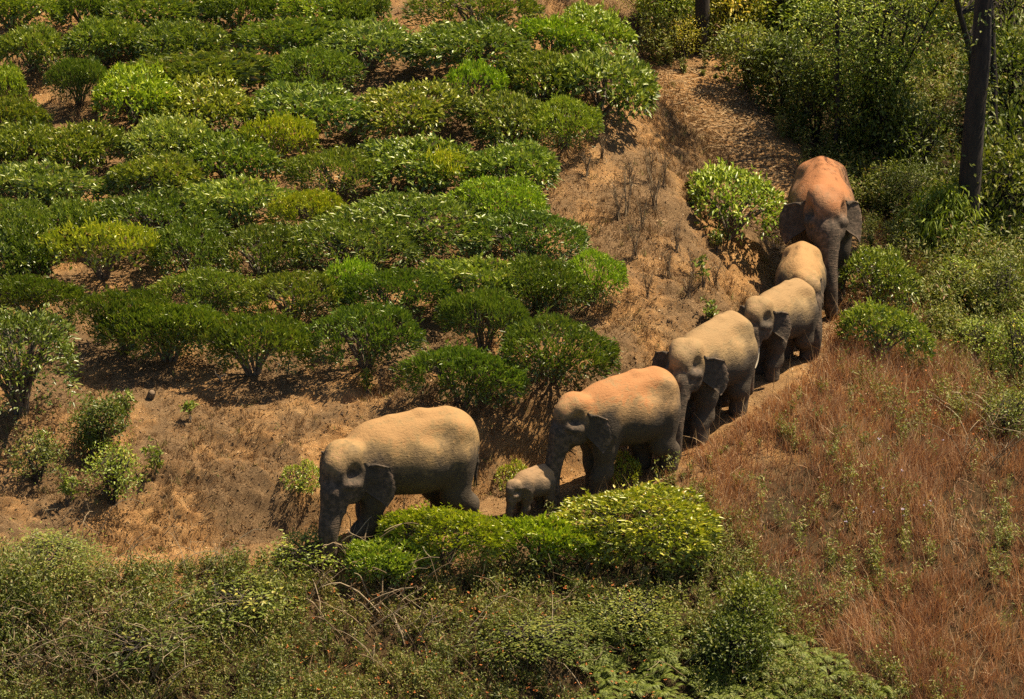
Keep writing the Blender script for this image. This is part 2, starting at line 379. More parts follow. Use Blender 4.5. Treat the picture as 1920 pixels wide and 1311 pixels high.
def elephant(label, feet_px, y, heading, H, mat, head=(0, 15, 0.0), hs=1.0, trunk=None, stride=0.0, legs=(0.16, -0.12, -0.1, 0.14), flare=(R(28), R(28)), fold=1.0,
             tusk=None, blen=1.0, wide=1.0, res=0.021, tip=0.06, loc=None):
    """heading: radians, 0 = +x. All sizes for a shoulder height of 2.4 m, then scaled"""
    s = H / 2.4
    p = on_ray_y(feet_px[0], feet_px[1], y); X0, Y0 = p[0], p[1]; Z0 = gz(X0, Y0)
    Rz = rot_z(heading)
    def gl(x, yy):                                                  # ground height under a local point
        q = Rz @ np.array((x, yy, 0.0)); return gz(X0 + q[0], Y0 + q[1]) - Z0
    zf = 0.5 * (gl(0.72 * s, 0.25 * s) + gl(0.72 * s, -0.25 * s)); zr = 0.5 * (gl(-0.85 * s, 0.25 * s) + gl(-0.85 * s, -0.25 * s))
    shr = (zf - zr) / (1.57 * s) * 0.75; zo = 0.5 * (zf + zr)
    def B(x, yy, z): return np.array((x * s * blen, yy * s * wide, z * s + zo + shr * x * s))
    Fd = Field((-1.75 * s, -1.0 * s, -0.55 * s), (2.75 * s, 1.0 * s, 2.75 * s), res)
    E = lambda c, r, k=0.15, sub=False: Fd.ell(B(*c), (r[0] * s * blen, r[1] * s * wide, r[2] * s), k * s, None, sub)
    # trunk of the body
    E((-0.10, 0, 1.54), (1.02, 0.64, 0.70)); E((0.55, 0, 1.60), (0.58, 0.50, 0.70), 0.25); E((-0.78, 0, 1.58), (0.56, 0.52, 0.70), 0.22)
    E((-0.35, 0, 1.33), (0.75, 0.60, 0.50), 0.25)
    E((-0.10, 0, 1.92), (0.95, 0.33, 0.40), 0.25)
    Fd.chain([B(0.75, 0, 2.10), B(0.30, 0, 2.27), B(-0.25, 0, 2.31), B(-0.75, 0, 2.18), B(-1.12, 0, 1.90)], [x * s for x in (0.12, 0.07, 0.06, 0.07, 0.06)], 0.16 * s)
    # pelvis points and shoulder blades show under the skin
    for sd_ in (1, -1):
        E((-0.82, sd_ * 0.33, 1.93), (0.20, 0.13, 0.16), 0.22)
        Fd.cone(B(0.42, sd_ * 0.33, 1.98), B(0.72, sd_ * 0.43, 1.40), 0.10 * s, 0.14 * s, 0.14 * s)
        E((-0.42, sd_ * 0.56, 2.10), (0.26, 0.12, 0.16), 0.22, True)
    # legs: (hip, knee, ankle, foot)
    feet = []
    for i, (lx, sd_) in enumerate(((0.70, 1), (0.70, -1), (-0.86, 1), (-0.86, -1))):
        st = legs[i]; front = i < 2
        fx, fy = (lx + st) * s * blen, sd_ * 0.27 * s * wide; fz = gl(fx, fy) - 0.015; feet.append((fx, fy, fz))
        if front:
            a = B(0.66, sd_ * 0.30, 1.45); kn = np.array((fx * 0.45 + a[0] * 0.55 - 0.02 * s, fy * 1.08, fz * 0.5 + (0.98 * s + zo + shr * fx) * 0.5 + 0.06 * s))
            el = a * 0.5 + kn * 0.5; wri = np.array((fx * 0.8 + kn[0] * 0.2 + 0.02 * s, fy, fz + 0.42 * s))
            Fd.ell(a + np.array((0, 0, -0.05 * s)), (0.30 * s, 0.22 * s, 0.48 * s), 0.12 * s)
            Fd.chain([a, el, kn, wri, (fx, fy, fz + 0.15 * s), (fx + 0.03 * s, fy, fz + 0.05 * s)], [x * s for x in (0.27, 0.225, 0.185, 0.160, 0.160, 0.178)], 0.16 * s, 0.16 * s)
        else:
            a = B(-0.80, sd_ * 0.30, 1.45); kn = np.array((fx * 0.5 + a[0] * 0.5 + 0.12 * s, fy * 1.08, fz * 0.5 + (0.98 * s + zo + shr * fx) * 0.5 + 0.16 * s))
            hk = np.array((fx * 0.85 + kn[0] * 0.15 - 0.06 * s, fy, fz + 0.44 * s))
            Fd.ell(a + np.array((0.02 * s, 0, -0.12 * s)), (0.40 * s, 0.26 * s, 0.64 * s), 0.10 * s)
            Fd.chain([a, kn, hk, (fx, fy, fz + 0.14 * s), (fx + 0.03 * s, fy, fz + 0.05 * s)], [x * s for x in (0.34, 0.255, 0.185, 0.172, 0.182)], 0.15 * s, 0.12 * s)
        Fd.floor(fx, fy, 0.32 * s, fz)
    # neck and head
    yaw, pit, dz = R(head[0]), R(head[1]), head[2]
    hr = hs * s; O = B(0.98, 0, 1.80 + dz) + np.array((0, 0.10 * math.sin(yaw), 0)) * s
    M = rot_z(yaw) @ rot_y(pit)
    def Hh(x, yy, z): return O + M @ (np.array((x, yy, z)) * hr)
    HE = lambda c, r, k=0.10, sub=False: Fd.ell(Hh(*c), np.array(r) * hr, k * hr, M, sub)
    Fd.cone(B(0.60, 0, 1.72), Hh(0.15, 0, 0.02), 0.50 * s, 0.36 * hr, 0.22 * s)
    Fd.cone(B(0.55, 0, 2.0), Hh(0.12, 0, 0.24), 0.22 * s, 0.17 * hr, 0.2 * s)
    HE((0.30, 0, 0.06), (0.40, 0.32, 0.40), 0.14)
    for q in (1, -1):
        HE((0.24, q * 0.14, 0.345), (0.23, 0.165, 0.165), 0.12)
        HE((0.36, q * 0.20, -0.20), (0.28, 0.14, 0.26), 0.12)
    HE((0.50, 0, 0.17), (0.19, 0.22, 0.25), 0.12)
    HE((0.66, 0, -0.13), (0.18, 0.185, 0.21), 0.10)
    for q in (1, -1):
        HE((0.49, q * 0.345, 0.13), (0.17, 0.125, 0.14), 0.10, True)      # hollow temples
        Fd.cone(Hh(0.585, q * 0.10, 0.16), Hh(0.605, q * 0.205, 0.0), 0.055 * hr, 0.06 * hr, 0.07 * hr)
        Fd.cone(Hh(0.61, q * 0.20, -0.005), Hh(0.42, q * 0.305, -0.085), 0.06 * hr, 0.075 * hr, 0.07 * hr)   # cheekbone under the eye
        Fd.cone(Hh(0.60, q * 0.135, -0.22), Hh(0.70, q * 0.14, -0.45), 0.10 * hr, 0.075 * hr, 0.09 * hr)
    Fd.cone(Hh(0.28, 0, -0.33), Hh(0.58, 0, -0.52), 0.17 * hr, 0.085 * hr, 0.10 * hr)
    tr0 = Hh(0.66, 0, -0.16); tr1 = Hh(0.76, 0, -0.42); fw = np.array((math.cos(yaw), math.sin(yaw), 0.0)); sdv = np.array((-fw[1], fw[0], 0))
    tk = trunk or [(0.10, 0, 0.30), (0.13, 0, 0.55), (0.10, 0, 0.80), (0.06, 0, 1.0)]
    pts = [tr0, tr1]
    base = tr1.copy(); gtip = gl(*(base + fw * tk[-1][0] * hr)[:2]) + tip * s; L = base[2] - gtip
    for (a_, b_, c_) in tk: pts.append(np.array((*(base + fw * a_ * hr + sdv * b_ * hr)[:2], base[2] - L * c_)))
    P2 = catmull(np.array(pts), 5); rr = np.interp(np.linspace(0, 1, len(P2)), [0, .18, .45, .75, 1], [.205, .182, .152, .118, .088]) * hr
    Fd.chain(P2, rr, 0.04 * hr, 0.08 * hr)
    # tail
    tl = [B(-1.18, 0, 1.85), B(-1.29, 0.02, 1.52), B(-1.31, 0.05, 1.12), B(-1.27, 0.07, 0.82)]
    Fd.chain(tl, [x * s for x in (0.075, 0.05, 0.036, 0.03)], 0.05 * s)
    V, Q = Fd.mesh()
    # per-vertex fields for the skin
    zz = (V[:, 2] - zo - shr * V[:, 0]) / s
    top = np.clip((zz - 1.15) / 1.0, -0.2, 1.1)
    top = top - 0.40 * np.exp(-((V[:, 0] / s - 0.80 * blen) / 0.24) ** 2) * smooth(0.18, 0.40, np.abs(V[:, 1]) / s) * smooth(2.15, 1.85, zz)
    dist = np.full(len(V), 9.0); par = np.zeros(len(V))
    cum = np.concatenate(([0], np.cumsum(np.linalg.norm(np.diff(P2, axis=0), axis=1))))
    for i in range(len(P2) - 1):
        ab = P2[i + 1] - P2[i]; t = np.clip(((V - P2[i]) @ ab) / (ab @ ab), 0, 1); d_ = np.linalg.norm(V - P2[i] - t[:, None] * ab, axis=1)
        m_ = d_ < dist; dist[m_] = d_[m_]; par[m_] = (cum[i] + t[m_] * (cum[i + 1] - cum[i]))
    ontr = np.clip(1 - (dist - np.interp(par / cum[-1], [0, 1], [.17, .08]) * hr) / (0.06 * hr), 0, 1) * (par > 0.25 * hr)
    ring = np.where(ontr > 0, par / hr, 0)
    pale = np.clip(ontr * 0.5 + 0.0, 0, 1)
    hd = (V - O) @ M / hr; face = smooth(0.2, 0.5, hd[:, 0]) * (np.abs(hd[:, 1]) < 0.4); pale = np.maximum(pale, 0.45 * face)
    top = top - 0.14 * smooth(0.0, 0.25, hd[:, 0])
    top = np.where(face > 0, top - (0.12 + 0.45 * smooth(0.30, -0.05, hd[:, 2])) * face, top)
    for k_, (q, fl) in enumerate(((1, flare[0]), (-1, flare[1]))):
        EV, EQ, EP = ear_sheet(np.array((0.17, q * 0.335, 0.22)), np.array((0.26, q * 0.325, -0.27)), q, 1.0, fl, 0.30, fold, None)
        EV = O + (EV * hr) @ M.T
        Q = np.concatenate((Q, EQ + len(V))); V = np.concatenate((V, EV))
        top = np.concatenate((top, np.full(len(EV), 0.02))); ring = np.concatenate((ring, np.zeros(len(EV)))); pale = np.concatenate((pale, EP * 0.8))
    root = obj('elephant', None, label=label, cat='elephant', group='elephants walking in single file', loc=(X0, Y0, Z0), rz=heading)
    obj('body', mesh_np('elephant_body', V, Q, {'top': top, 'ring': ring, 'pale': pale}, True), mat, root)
    def ball(name, c, r, m, parent):
        u, v = np.meshgrid(np.linspace(0, 2 * math.pi, 13)[:-1], np.linspace(0, math.pi, 8)); 
        VV = np.stack((np.sin(v) * np.cos(u), np.sin(v) * np.sin(u), np.cos(v)), -1).reshape(-1, 3) * r + c
        ii = np.arange(96).reshape(8, 12); j = np.roll(ii, -1, 1)
        return obj(name, mesh_np(name, VV, np.stack((ii[:-1], ii[1:], j[1:], j[:-1]), -1).reshape(-1, 4), None, True), m, parent)
    for q in (1, -1): ball('eye', Hh(0.565, q * 0.272, -0.035), 0.034 * hr, EYE, root)
    for q, ln, rd in (tusk or []):
        t0 = Hh(0.68, q * 0.145, -0.40); t1 = t0 + (M @ np.array((0.16, q * 0.02, -0.5))) * ln; t2 = t1 + (M @ np.array((0.35, 0, -0.35))) * ln * 0.6
        TP = catmull(np.array([t0, t1, t2]), 6); obj('tusk', tube_mesh('tusk', [(TP, np.linspace(rd, rd * 0.35, len(TP)))], 9), IVORY, root)
    hairs = []
    for k_ in range(14):
        a = tl[-1] + np.array((random.uniform(-.02, .02), random.uniform(-.02, .02), random.uniform(0, .1))) * s
        b_ = a + np.array((random.uniform(-.05, .05), random.uniform(-.05, .05), -random.uniform(.15, .28))) * s
        hairs.append((np.array([a, (a + b_) / 2 + 0.01, b_]), np.array([0.007, 0.006, 0.003])))
    obj('tail_hair', tube_mesh('tail_hair', hairs, 4), HAIR, root)
    return root
def tube_mesh(name, tubes, sides=6, attrs=None, smooth_shade=True):
    VV = []; FF = []; off = 0; ang = np.linspace(0, 2 * math.pi, sides + 1)[:-1]; cc = []
    for ti, (P, r) in enumerate(tubes):
        P = np.asarray(P, float); T = np.gradient(P, axis=0); T /= np.linalg.norm(T, axis=1)[:, None] + 1e-9
        ref = np.where(np.abs(T[:, 2:3]) > 0.9, np.array([[1.0, 0, 0]]), np.array([[0, 0, 1.0]]))
        A = np.cross(T, ref); A /= np.linalg.norm(A, axis=1)[:, None] + 1e-9; Bn = np.cross(T, A)
        r = np.broadcast_to(np.asarray(r, float), (len(P),))
        ringv = P[:, None] + (A[:, None] * np.cos(ang)[None, :, None] + Bn[:, None] * np.sin(ang)[None, :, None]) * r[:, None, None]
        VV.append(ringv.reshape(-1, 3)); n = len(P); ii = np.arange(n * sides).reshape(n, sides) + off; j = np.roll(ii, -1, 1)
        FF.append(np.stack((ii[:-1], ii[1:], j[1:], j[:-1]), -1).reshape(-1, 4))
        cc.append(np.full(n * sides, (ti * 0.618) % 1)); off += n * sides
    return mesh_np(name, np.concatenate(VV), np.concatenate(FF), {'c': np.concatenate(cc)}, smooth_shade)

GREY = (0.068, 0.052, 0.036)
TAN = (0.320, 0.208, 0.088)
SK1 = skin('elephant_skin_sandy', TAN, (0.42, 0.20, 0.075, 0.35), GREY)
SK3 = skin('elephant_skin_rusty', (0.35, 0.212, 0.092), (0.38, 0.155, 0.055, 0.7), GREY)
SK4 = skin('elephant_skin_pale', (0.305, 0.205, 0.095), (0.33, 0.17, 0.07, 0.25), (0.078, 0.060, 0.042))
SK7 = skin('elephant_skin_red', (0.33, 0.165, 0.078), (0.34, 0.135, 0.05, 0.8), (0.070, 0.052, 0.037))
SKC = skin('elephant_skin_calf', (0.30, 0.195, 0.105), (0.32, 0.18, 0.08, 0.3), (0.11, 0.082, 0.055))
HD = lambda deg: math.pi + R(deg)                                  # deg: turn from walking left towards facing the camera
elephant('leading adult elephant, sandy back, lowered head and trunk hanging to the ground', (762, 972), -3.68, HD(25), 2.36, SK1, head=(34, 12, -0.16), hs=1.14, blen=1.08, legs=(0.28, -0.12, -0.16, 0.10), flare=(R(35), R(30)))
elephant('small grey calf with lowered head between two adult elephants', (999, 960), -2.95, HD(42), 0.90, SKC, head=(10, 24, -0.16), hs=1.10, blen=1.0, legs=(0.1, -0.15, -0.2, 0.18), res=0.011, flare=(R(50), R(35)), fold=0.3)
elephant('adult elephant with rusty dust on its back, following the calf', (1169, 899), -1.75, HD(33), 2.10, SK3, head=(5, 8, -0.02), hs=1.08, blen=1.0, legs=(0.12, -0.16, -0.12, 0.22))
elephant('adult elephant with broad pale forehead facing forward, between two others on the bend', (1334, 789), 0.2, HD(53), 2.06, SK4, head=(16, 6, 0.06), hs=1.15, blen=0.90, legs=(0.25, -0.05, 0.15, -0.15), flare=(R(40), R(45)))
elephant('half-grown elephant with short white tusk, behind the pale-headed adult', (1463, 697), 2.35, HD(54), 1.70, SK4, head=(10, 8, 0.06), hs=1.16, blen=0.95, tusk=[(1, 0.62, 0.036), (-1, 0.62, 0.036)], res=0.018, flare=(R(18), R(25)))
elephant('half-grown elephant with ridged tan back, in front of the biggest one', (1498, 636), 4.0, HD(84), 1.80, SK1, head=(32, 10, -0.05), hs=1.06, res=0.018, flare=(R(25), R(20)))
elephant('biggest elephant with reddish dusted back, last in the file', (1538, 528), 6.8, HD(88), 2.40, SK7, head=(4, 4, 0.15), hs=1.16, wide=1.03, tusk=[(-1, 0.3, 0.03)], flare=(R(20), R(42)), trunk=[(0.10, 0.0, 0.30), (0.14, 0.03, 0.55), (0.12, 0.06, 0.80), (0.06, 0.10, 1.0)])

# ------------------------------------------------------------------ plants: leaf and stem builders
def unit(a): return a / (np.linalg.norm(a, axis=-1, keepdims=True) + 1e-9)
def leaf_geo(P, D, N, L, W, c, fold=0.25, droop=0.0):
    """n folded pointed leaves, two triangles each"""
    n = len(P); D = unit(D); S = unit(np.cross(D, N)); N = np.cross(S, D)
    L = np.broadcast_to(L, (n,))[:, None]; W = np.broadcast_to(W, (n,))[:, None]
    m = P + D * L * 0.42; tip = P + D * L - np.array((0, 0, 1.0)) * L * droop
    V = np.stack((P, m + S * W * 0.5 + N * W * fold, tip, m - S * W * 0.5 + N * W * fold), 1).reshape(-1, 3)
    b = np.arange(n)[:, None] * 4
    F = np.concatenate((b + np.array((0, 1, 2)), b + np.array((0, 2, 3))), 1).reshape(-1, 3)
    return V, F, np.repeat(c, 4)
def blade_geo(P, D, L, W, bend, c):
    """n bent grass blades: a strip of one quad and a point, as three triangles"""
    n = len(P); L = np.broadcast_to(L, (n,))[:, None]; W = np.broadcast_to(W, (n,))[:, None]
    S = unit(np.cross(D, rng.normal(size=(n, 3)))); B = np.concatenate((bend, np.zeros((n, 1))), 1) if bend.shape[1] == 2 else bend
    m = P + D * L * 0.55 + B * L * 0.22; t = P + D * L * 0.98 + B * L * 0.85
    V = np.stack((P - S * W / 2, P + S * W / 2, m + S * W * 0.4, m - S * W * 0.4, t), 1).reshape(-1, 3)
    b = np.arange(n)[:, None] * 5
    F = np.concatenate((b + np.array((0, 1, 2)), b + np.array((0, 2, 3)), b + np.array((3, 2, 4))), 1).reshape(-1, 3)
    return V, F, np.repeat(c, 5)
def join(parts):
    off = 0; VV = []; FF = []; CC = []
    for V, F, c in parts: VV.append(V); FF.append(F + off); CC.append(c); off += len(V)
    return np.concatenate(VV), np.concatenate(FF), np.concatenate(CC)
def geo_mesh(name, parts):
    V, F, c = join(parts); return mesh_np(name, V, F, {'c': c})
def rnd(n, s=1.0): return rng.normal(size=(n, 3)) * s
UP = np.array((0, 0, 1.0))
def bez(a, b, c, n=6):
    t = np.linspace(0, 1, n)[:, None]; return (1 - t) ** 2 * a + 2 * t * (1 - t) * b + t * t * c

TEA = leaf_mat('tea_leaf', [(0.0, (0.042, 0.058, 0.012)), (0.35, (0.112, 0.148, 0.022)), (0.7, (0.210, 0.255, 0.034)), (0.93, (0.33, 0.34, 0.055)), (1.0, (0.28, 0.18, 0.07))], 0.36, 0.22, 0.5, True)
WOOD = bark_mat('tea_wood', (0.055, 0.042, 0.030), (0.21, 0.175, 0.13), 20)
DARKBARK = bark_mat('dark_bark', (0.012, 0.009, 0.007), (0.050, 0.036, 0.025), 9)
SHRUBLEAF = leaf_mat('shrub_leaf', [(0.0, (0.036, 0.050, 0.012)), (0.4, (0.095, 0.125, 0.022)), (0.8, (0.18, 0.205, 0.036)), (1.0, (0.30, 0.27, 0.06))], 0.45, 0.28, 0.4, True)
TWIGM = leaf_mat('dry_twig', [(0.0, (0.10, 0.068, 0.038)), (0.5, (0.23, 0.165, 0.095)), (1.0, (0.42, 0.33, 0.21))], 0.8, 0, 0.2)

def tea_variant(seed, n=4200, L=0.10, W=0.040, th=0.21, upright=0.6, round_=3.6, skirt=0.15, hc=0.62, stems=9):
    """unit bush: crown half-widths 1 x 1 (scaled per bush), heights in metres"""
    global rng
    keep = rng; rng = np.random.default_rng(seed); parts = []
    ph = rng.uniform(0, 6.28, 4)
    def Rad(t): return 1 + 0.11 * np.sin(2 * t + ph[0]) + 0.10 * np.sin(3 * t + ph[1]) + 0.07 * np.sin(5 * t + ph[2]) + 0.04 * np.sin(11 * t + ph[3])
    def zt(x, y, r): return hc + th * (1 - np.clip(r, 0, 1) ** round_) + 0.085 * fbm(x * 2.1 + seed, y * 2.1, 3, seed)
    def shell(k, rlo, rhi, dlo, dhi, up, Ls, cm):
        t = rng.uniform(0, 6.283, k); r = np.sqrt(rng.uniform(rlo ** 2, rhi ** 2, k)); R_ = Rad(t) * r
        x, y = R_ * np.cos(t), R_ * np.sin(t); z = zt(x, y, r) - rng.uniform(dlo, dhi, k)
        out = np.stack((np.cos(t) * r ** 2, np.sin(t) * r ** 2, np.zeros(k)), 1)
        D = unit(out * 0.75 + UP * up + rnd(k, 0.48)); N = unit(UP * 0.8 + out * 0.4 + rnd(k, 0.45))
        gaps = fbm(x * 3.5 + 7 * seed, y * 3.5, 2, seed + 3) + rng.normal(size=k) * 0.15 > -0.30
        c = np.clip(rng.normal(cm, 0.21, k) + 0.10 * fbm(x * 2 + 3, y * 2, 2, seed + 9), 0.02, 0.95)
        c[rng.random(k) < 0.012] = 1.0
        g = leaf_geo(np.stack((x, y, z), 1)[gaps], D[gaps], N[gaps], (rng.uniform(0.7, 1.25, k) * L * Ls)[gaps], (rng.uniform(0.8, 1.2, k) * W * Ls)[gaps], c[gaps], 0.22, 0.08)
        parts.append(g)
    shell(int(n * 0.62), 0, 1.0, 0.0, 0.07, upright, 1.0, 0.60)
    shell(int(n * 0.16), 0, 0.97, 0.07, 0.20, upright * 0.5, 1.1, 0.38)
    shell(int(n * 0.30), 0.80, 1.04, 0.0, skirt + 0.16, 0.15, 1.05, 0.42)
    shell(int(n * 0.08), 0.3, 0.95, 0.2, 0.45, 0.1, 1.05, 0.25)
    for q in range(46):                                            # unplucked sprigs stand proud of the table
        t = rng.uniform(0, 6.283); r = math.sqrt(rng.uniform(0, 1)); x, y = Rad(t) * r * math.cos(t), Rad(t) * r * math.sin(t); m = rng.integers(4, 9)
        b = np.array((x, y, float(zt(np.array([x]), np.array([y]), np.array([r]))[0]))); f = np.linspace(0, 1, m)[:, None]; ln = rng.uniform(0.05, 0.17)
        ax = unit(np.array((math.cos(t) * r * .6, math.sin(t) * r * .6, 1.0)) + rng.normal(size=3) * .25)
        parts.append(leaf_geo(b + ax * ln * f, unit(ax * 0.7 + rnd(m, 0.6)), unit(UP + rnd(m, .4)), rng.uniform(.7, 1.1, m) * L, rng.uniform(.8, 1.1, m) * W, np.clip(rng.normal(0.74, .12, m), 0, .95), 0.22, 0.05))
    crown = geo_mesh('tea_crown', parts)
    tubes = []
    for i in range(stems):
        a = 6.283 * i / stems + rng.uniform(-.3, .3); r = rng.uniform(0.35, 0.85)
        b0 = np.array((0.06 * math.cos(a), 0.06 * math.sin(a), -0.12)); e = np.array((r * math.cos(a), r * math.sin(a), hc + 0.02))
        P = bez(b0, np.array((0.22 * r * math.cos(a), 0.22 * r * math.sin(a), hc * 0.55)), e, 6) + rnd(6, 0.012)
        tubes.append((P, np.linspace(0.040, 0.014, 6)))
        for k in range(4):
            f = rng.integers(2, 5); q = P[f]; a2 = a + rng.uniform(-1.1, 1.1)
            e2 = q + np.array((math.cos(a2) * 0.3, math.sin(a2) * 0.3, (hc + th * 0.5 - q[2]) * rng.uniform(0.6, 1.0)))
            tubes.append((bez(q, (q + e2) / 2 + rnd(1, 0.04)[0], e2, 4), np.linspace(0.014, 0.006, 4)))
    wood = tube_mesh('tea_wood', tubes, 5)
    rng = keep
    return crown, wood, hc, th
BROAD = [tea_variant(100 + i, 3300, 0.145, 0.054) for i in range(8)]
FINE = [tea_variant(200 + i, 5000, 0.108, 0.032, upright=1.15, th=0.23) for i in range(8)]
ROUND = [tea_variant(300 + i, 3000, 0.125, 0.052, th=0.42, round_=3.2, skirt=0.22, hc=0.66) for i in range(3)]
SPARSE = [tea_variant(400 + i, 1500, 0.14, 0.045, upright=1.2, th=0.25, skirt=0.1) for i in range(2)]
TALL = [tea_variant(500, 4200, 0.11, 0.035, upright=0.9, th=0.45, hc=1.35, skirt=0.75, stems=26)]
BIG = [tea_variant(320, 5200, 0.100, 0.040, th=0.40, round_=2.4, skirt=0.25, hc=0.66), tea_variant(321, 4600, 0.100, 0.040, th=0.32, round_=2.4, skirt=0.18, hc=0.66)]
KINDS = {'g': BIG[:1], 'h': BIG[1:], 'b': BROAD, 'f': FINE, 'r': ROUND, 's': SPARSE, 't': TALL}
TINT = {'n': (1, 1, 1), 'd': (0.68, 0.76, 0.75), 'l': (1.28, 1.25, 1.0), 'y': (1.95, 1.7, 1.0), 'v': (1.62, 1.5, 0.9), 'w': (1.30, 1.48, 0.85), 'p': (1.25, 1.25, 1.6), 'k': (0.55, 0.62, 0.6), 'o': (1.2, 0.95, 0.8)}
def tea(x0, x1, y0, y1, kind='b', tint='n', label=None, group=None, hcs=1.0, name='tea_bush', dip=0, thick=1.0):
    cx, cy_ = (x0 + x1) / 2, (y0 + y1) / 2
    var = random.choice(KINDS[kind]); crown, wood, hc, th = var
    hcw = (hc + th * 0.4) * hcs
    sc = 98.0
    for _ in range(3):
        g = hit(cx, cy_ + hcw * 0.94 * sc + dip); dep = (g - CAM) @ np.array((0, math.cos(PHI), -math.sin(PHI))); sc = FPX / dep
    rx = (x1 - x0) / 2 / sc * 1.09; Ah = (y1 - y0) / sc
    e = 0.3; slx = (gz(g[0] + e, g[1]) - gz(g[0] - e, g[1])) / (2 * e); sly = (gz(g[0], g[1] + 0.5) - gz(g[0], g[1] - 0.5))
    tilt = math.atan(np.clip(sly, -0.2, 0.5)) * 0.75
    ry = min(max((Ah - (0.24 if kind in 'bfs' else 0.42) * thick) / (1.9 * math.sin(PHI + tilt)), 0.42), rx * 1.2 + 0.2)
    root = obj(name, None, label=label, cat='bush', group=group, loc=(g[0], g[1], g[2]))
    root.rotation_euler = (math.atan(np.clip(sly, -0.2, 0.5)) * 0.75, -math.atan(np.clip(slx, -0.5, 0.5)) * 0.5, 0)
    t = TINT[tint]; j = [random.uniform(0.92, 1.06), random.uniform(0.97, 1.04), random.uniform(0.85, 1.15)]
    br = random.uniform(0.9, 1.12) * 1.12
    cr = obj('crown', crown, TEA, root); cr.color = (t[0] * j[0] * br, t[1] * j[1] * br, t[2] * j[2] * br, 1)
    wd = obj('trunk', wood, WOOD, root)
    for o in (cr, wd):
        o.scale = (rx, ry, hcs * (1 if o is wd else thick ** 0.5)); o.rotation_euler = (0, 0, 0)
    if False:
        for o in (cr, wd): o.scale.x *= -1
    return root
GT = 'tea bushes planted in rows on the terraced slope'
LB = {'bn': 'mid-green tea bush with broad glossy leaves in the plantation rows', 'bl': 'light green broad-leaved tea bush in the plantation rows', 'bd': 'dark green broad-leaved tea bush in the plantation rows',
      'fn': 'smooth flat-topped tea bush with fine upright leaves on lower terrace', 'fd': 'dark flat-topped tea bush with fine leaves on lower terrace', 'fl': 'light green flat-topped tea bush with fine upright leaves',
      'bp': 'pale silvery-green tea bush with broad leaves in the rows', 'fk': 'very dark flat-topped tea bush in shade', 'bk': 'very dark broad-leaved tea bush in the rows'}
TEAS = [  # crown boxes in the photograph
 (-60, 110, -20, 32, 'b', 'l'), (0, 125, 36, 108, 'b', 'n'), (132, 268, 22, 92, 'b', 'n'), (110, 210, -30, 25, 'b', 'd'), (195, 400, -30, 40, 'b', 'n'), (262, 418, 26, 100, 'b', 'n'),
 (385, 505, -30, 36, 'b', 'd'), (452, 645, 28, 84, 'b', 'n'), (500, 700, -35, 35, 'b', 'l'), (505, 670, 78, 150, 'f', 'n'), (255, 520, 90, 148, 'b', 'n'),
 (-30, 50, 110, 178, 'b', 'l'), (470, 680, 143, 232, 'b', 'n'), (-40, 85, 178, 228, 'b', 'n'), (245, 385, 205, 285, 'b', 'p'), (350, 512, 235, 322, 'b', 'n'),
 (-30, 110, 215, 300, 'b', 'n'), (85, 218, 218, 300, 'b', 'n'), (-40, 165, 292, 372, 'b', 'p'), (218, 385, 276, 350, 'b', 'n'), (355, 528, 318, 402, 'b', 'p'), (-40, 100, 360, 440, 'f', 'n'), (85, 185, 362, 435, 'b', 'n'),
 (180, 430, 340, 440, 'f', 'd'), (545, 725, 266, 345, 'f', 'n'), (690, 885, 238, 345, 'b', 'n'), (880, 1048, 256, 336, 'b', 'n'),
 (605, 780, 28, 104, 'b', 'p'), (620, 720, -30, 40, 'b', 'n'), (775, 985, 28, 112, 'b', 'n'), (790, 1000, -40, 34, 'f', 'n'), (1040, 1168, 5, 78, 'b', 'l'), 
 (950, 1078, 82, 166, 'b', 'n'), (685, 856, 138, 236, 'b', 'l'), (878, 1015, 158, 250, 'b', 'n'),
 (625, 905, 340, 462, 'f', 'n'), (890, 1080, 372, 474, 'f', 'd'), (545, 785, 388, 486, 'f', 'n'), (800, 985, 470, 545, 'b', 'p'), (630, 860, 490, 566, 'f', 'd'), (830, 988, 532, 606, 'f', 'd'),
 (588, 782, 552, 648, 'f', 'd'), (930, 1136, 576, 678, 'f', 'd'), (768, 962, 626, 716, 'f', 'd'), (935, 1085, 462, 556, 'f', 'd'),
 (-30, 105, 400, 505, 'b', 'k'), (290, 430, 395, 500, 'f', 'd'), (410, 565, 405, 500, 'f', 'd'), (-40, 145, 505, 568, 'f', 'd'), (305, 480, 490, 565, 'f', 'n'), (455, 640, 492, 575, 'f', 'n'),
 (150, 330, 530, 605, 'f', 'd'), (215, 420, 550, 630, 'f', 'n'), (368, 585, 575, 655, 'f', 'd'),
]
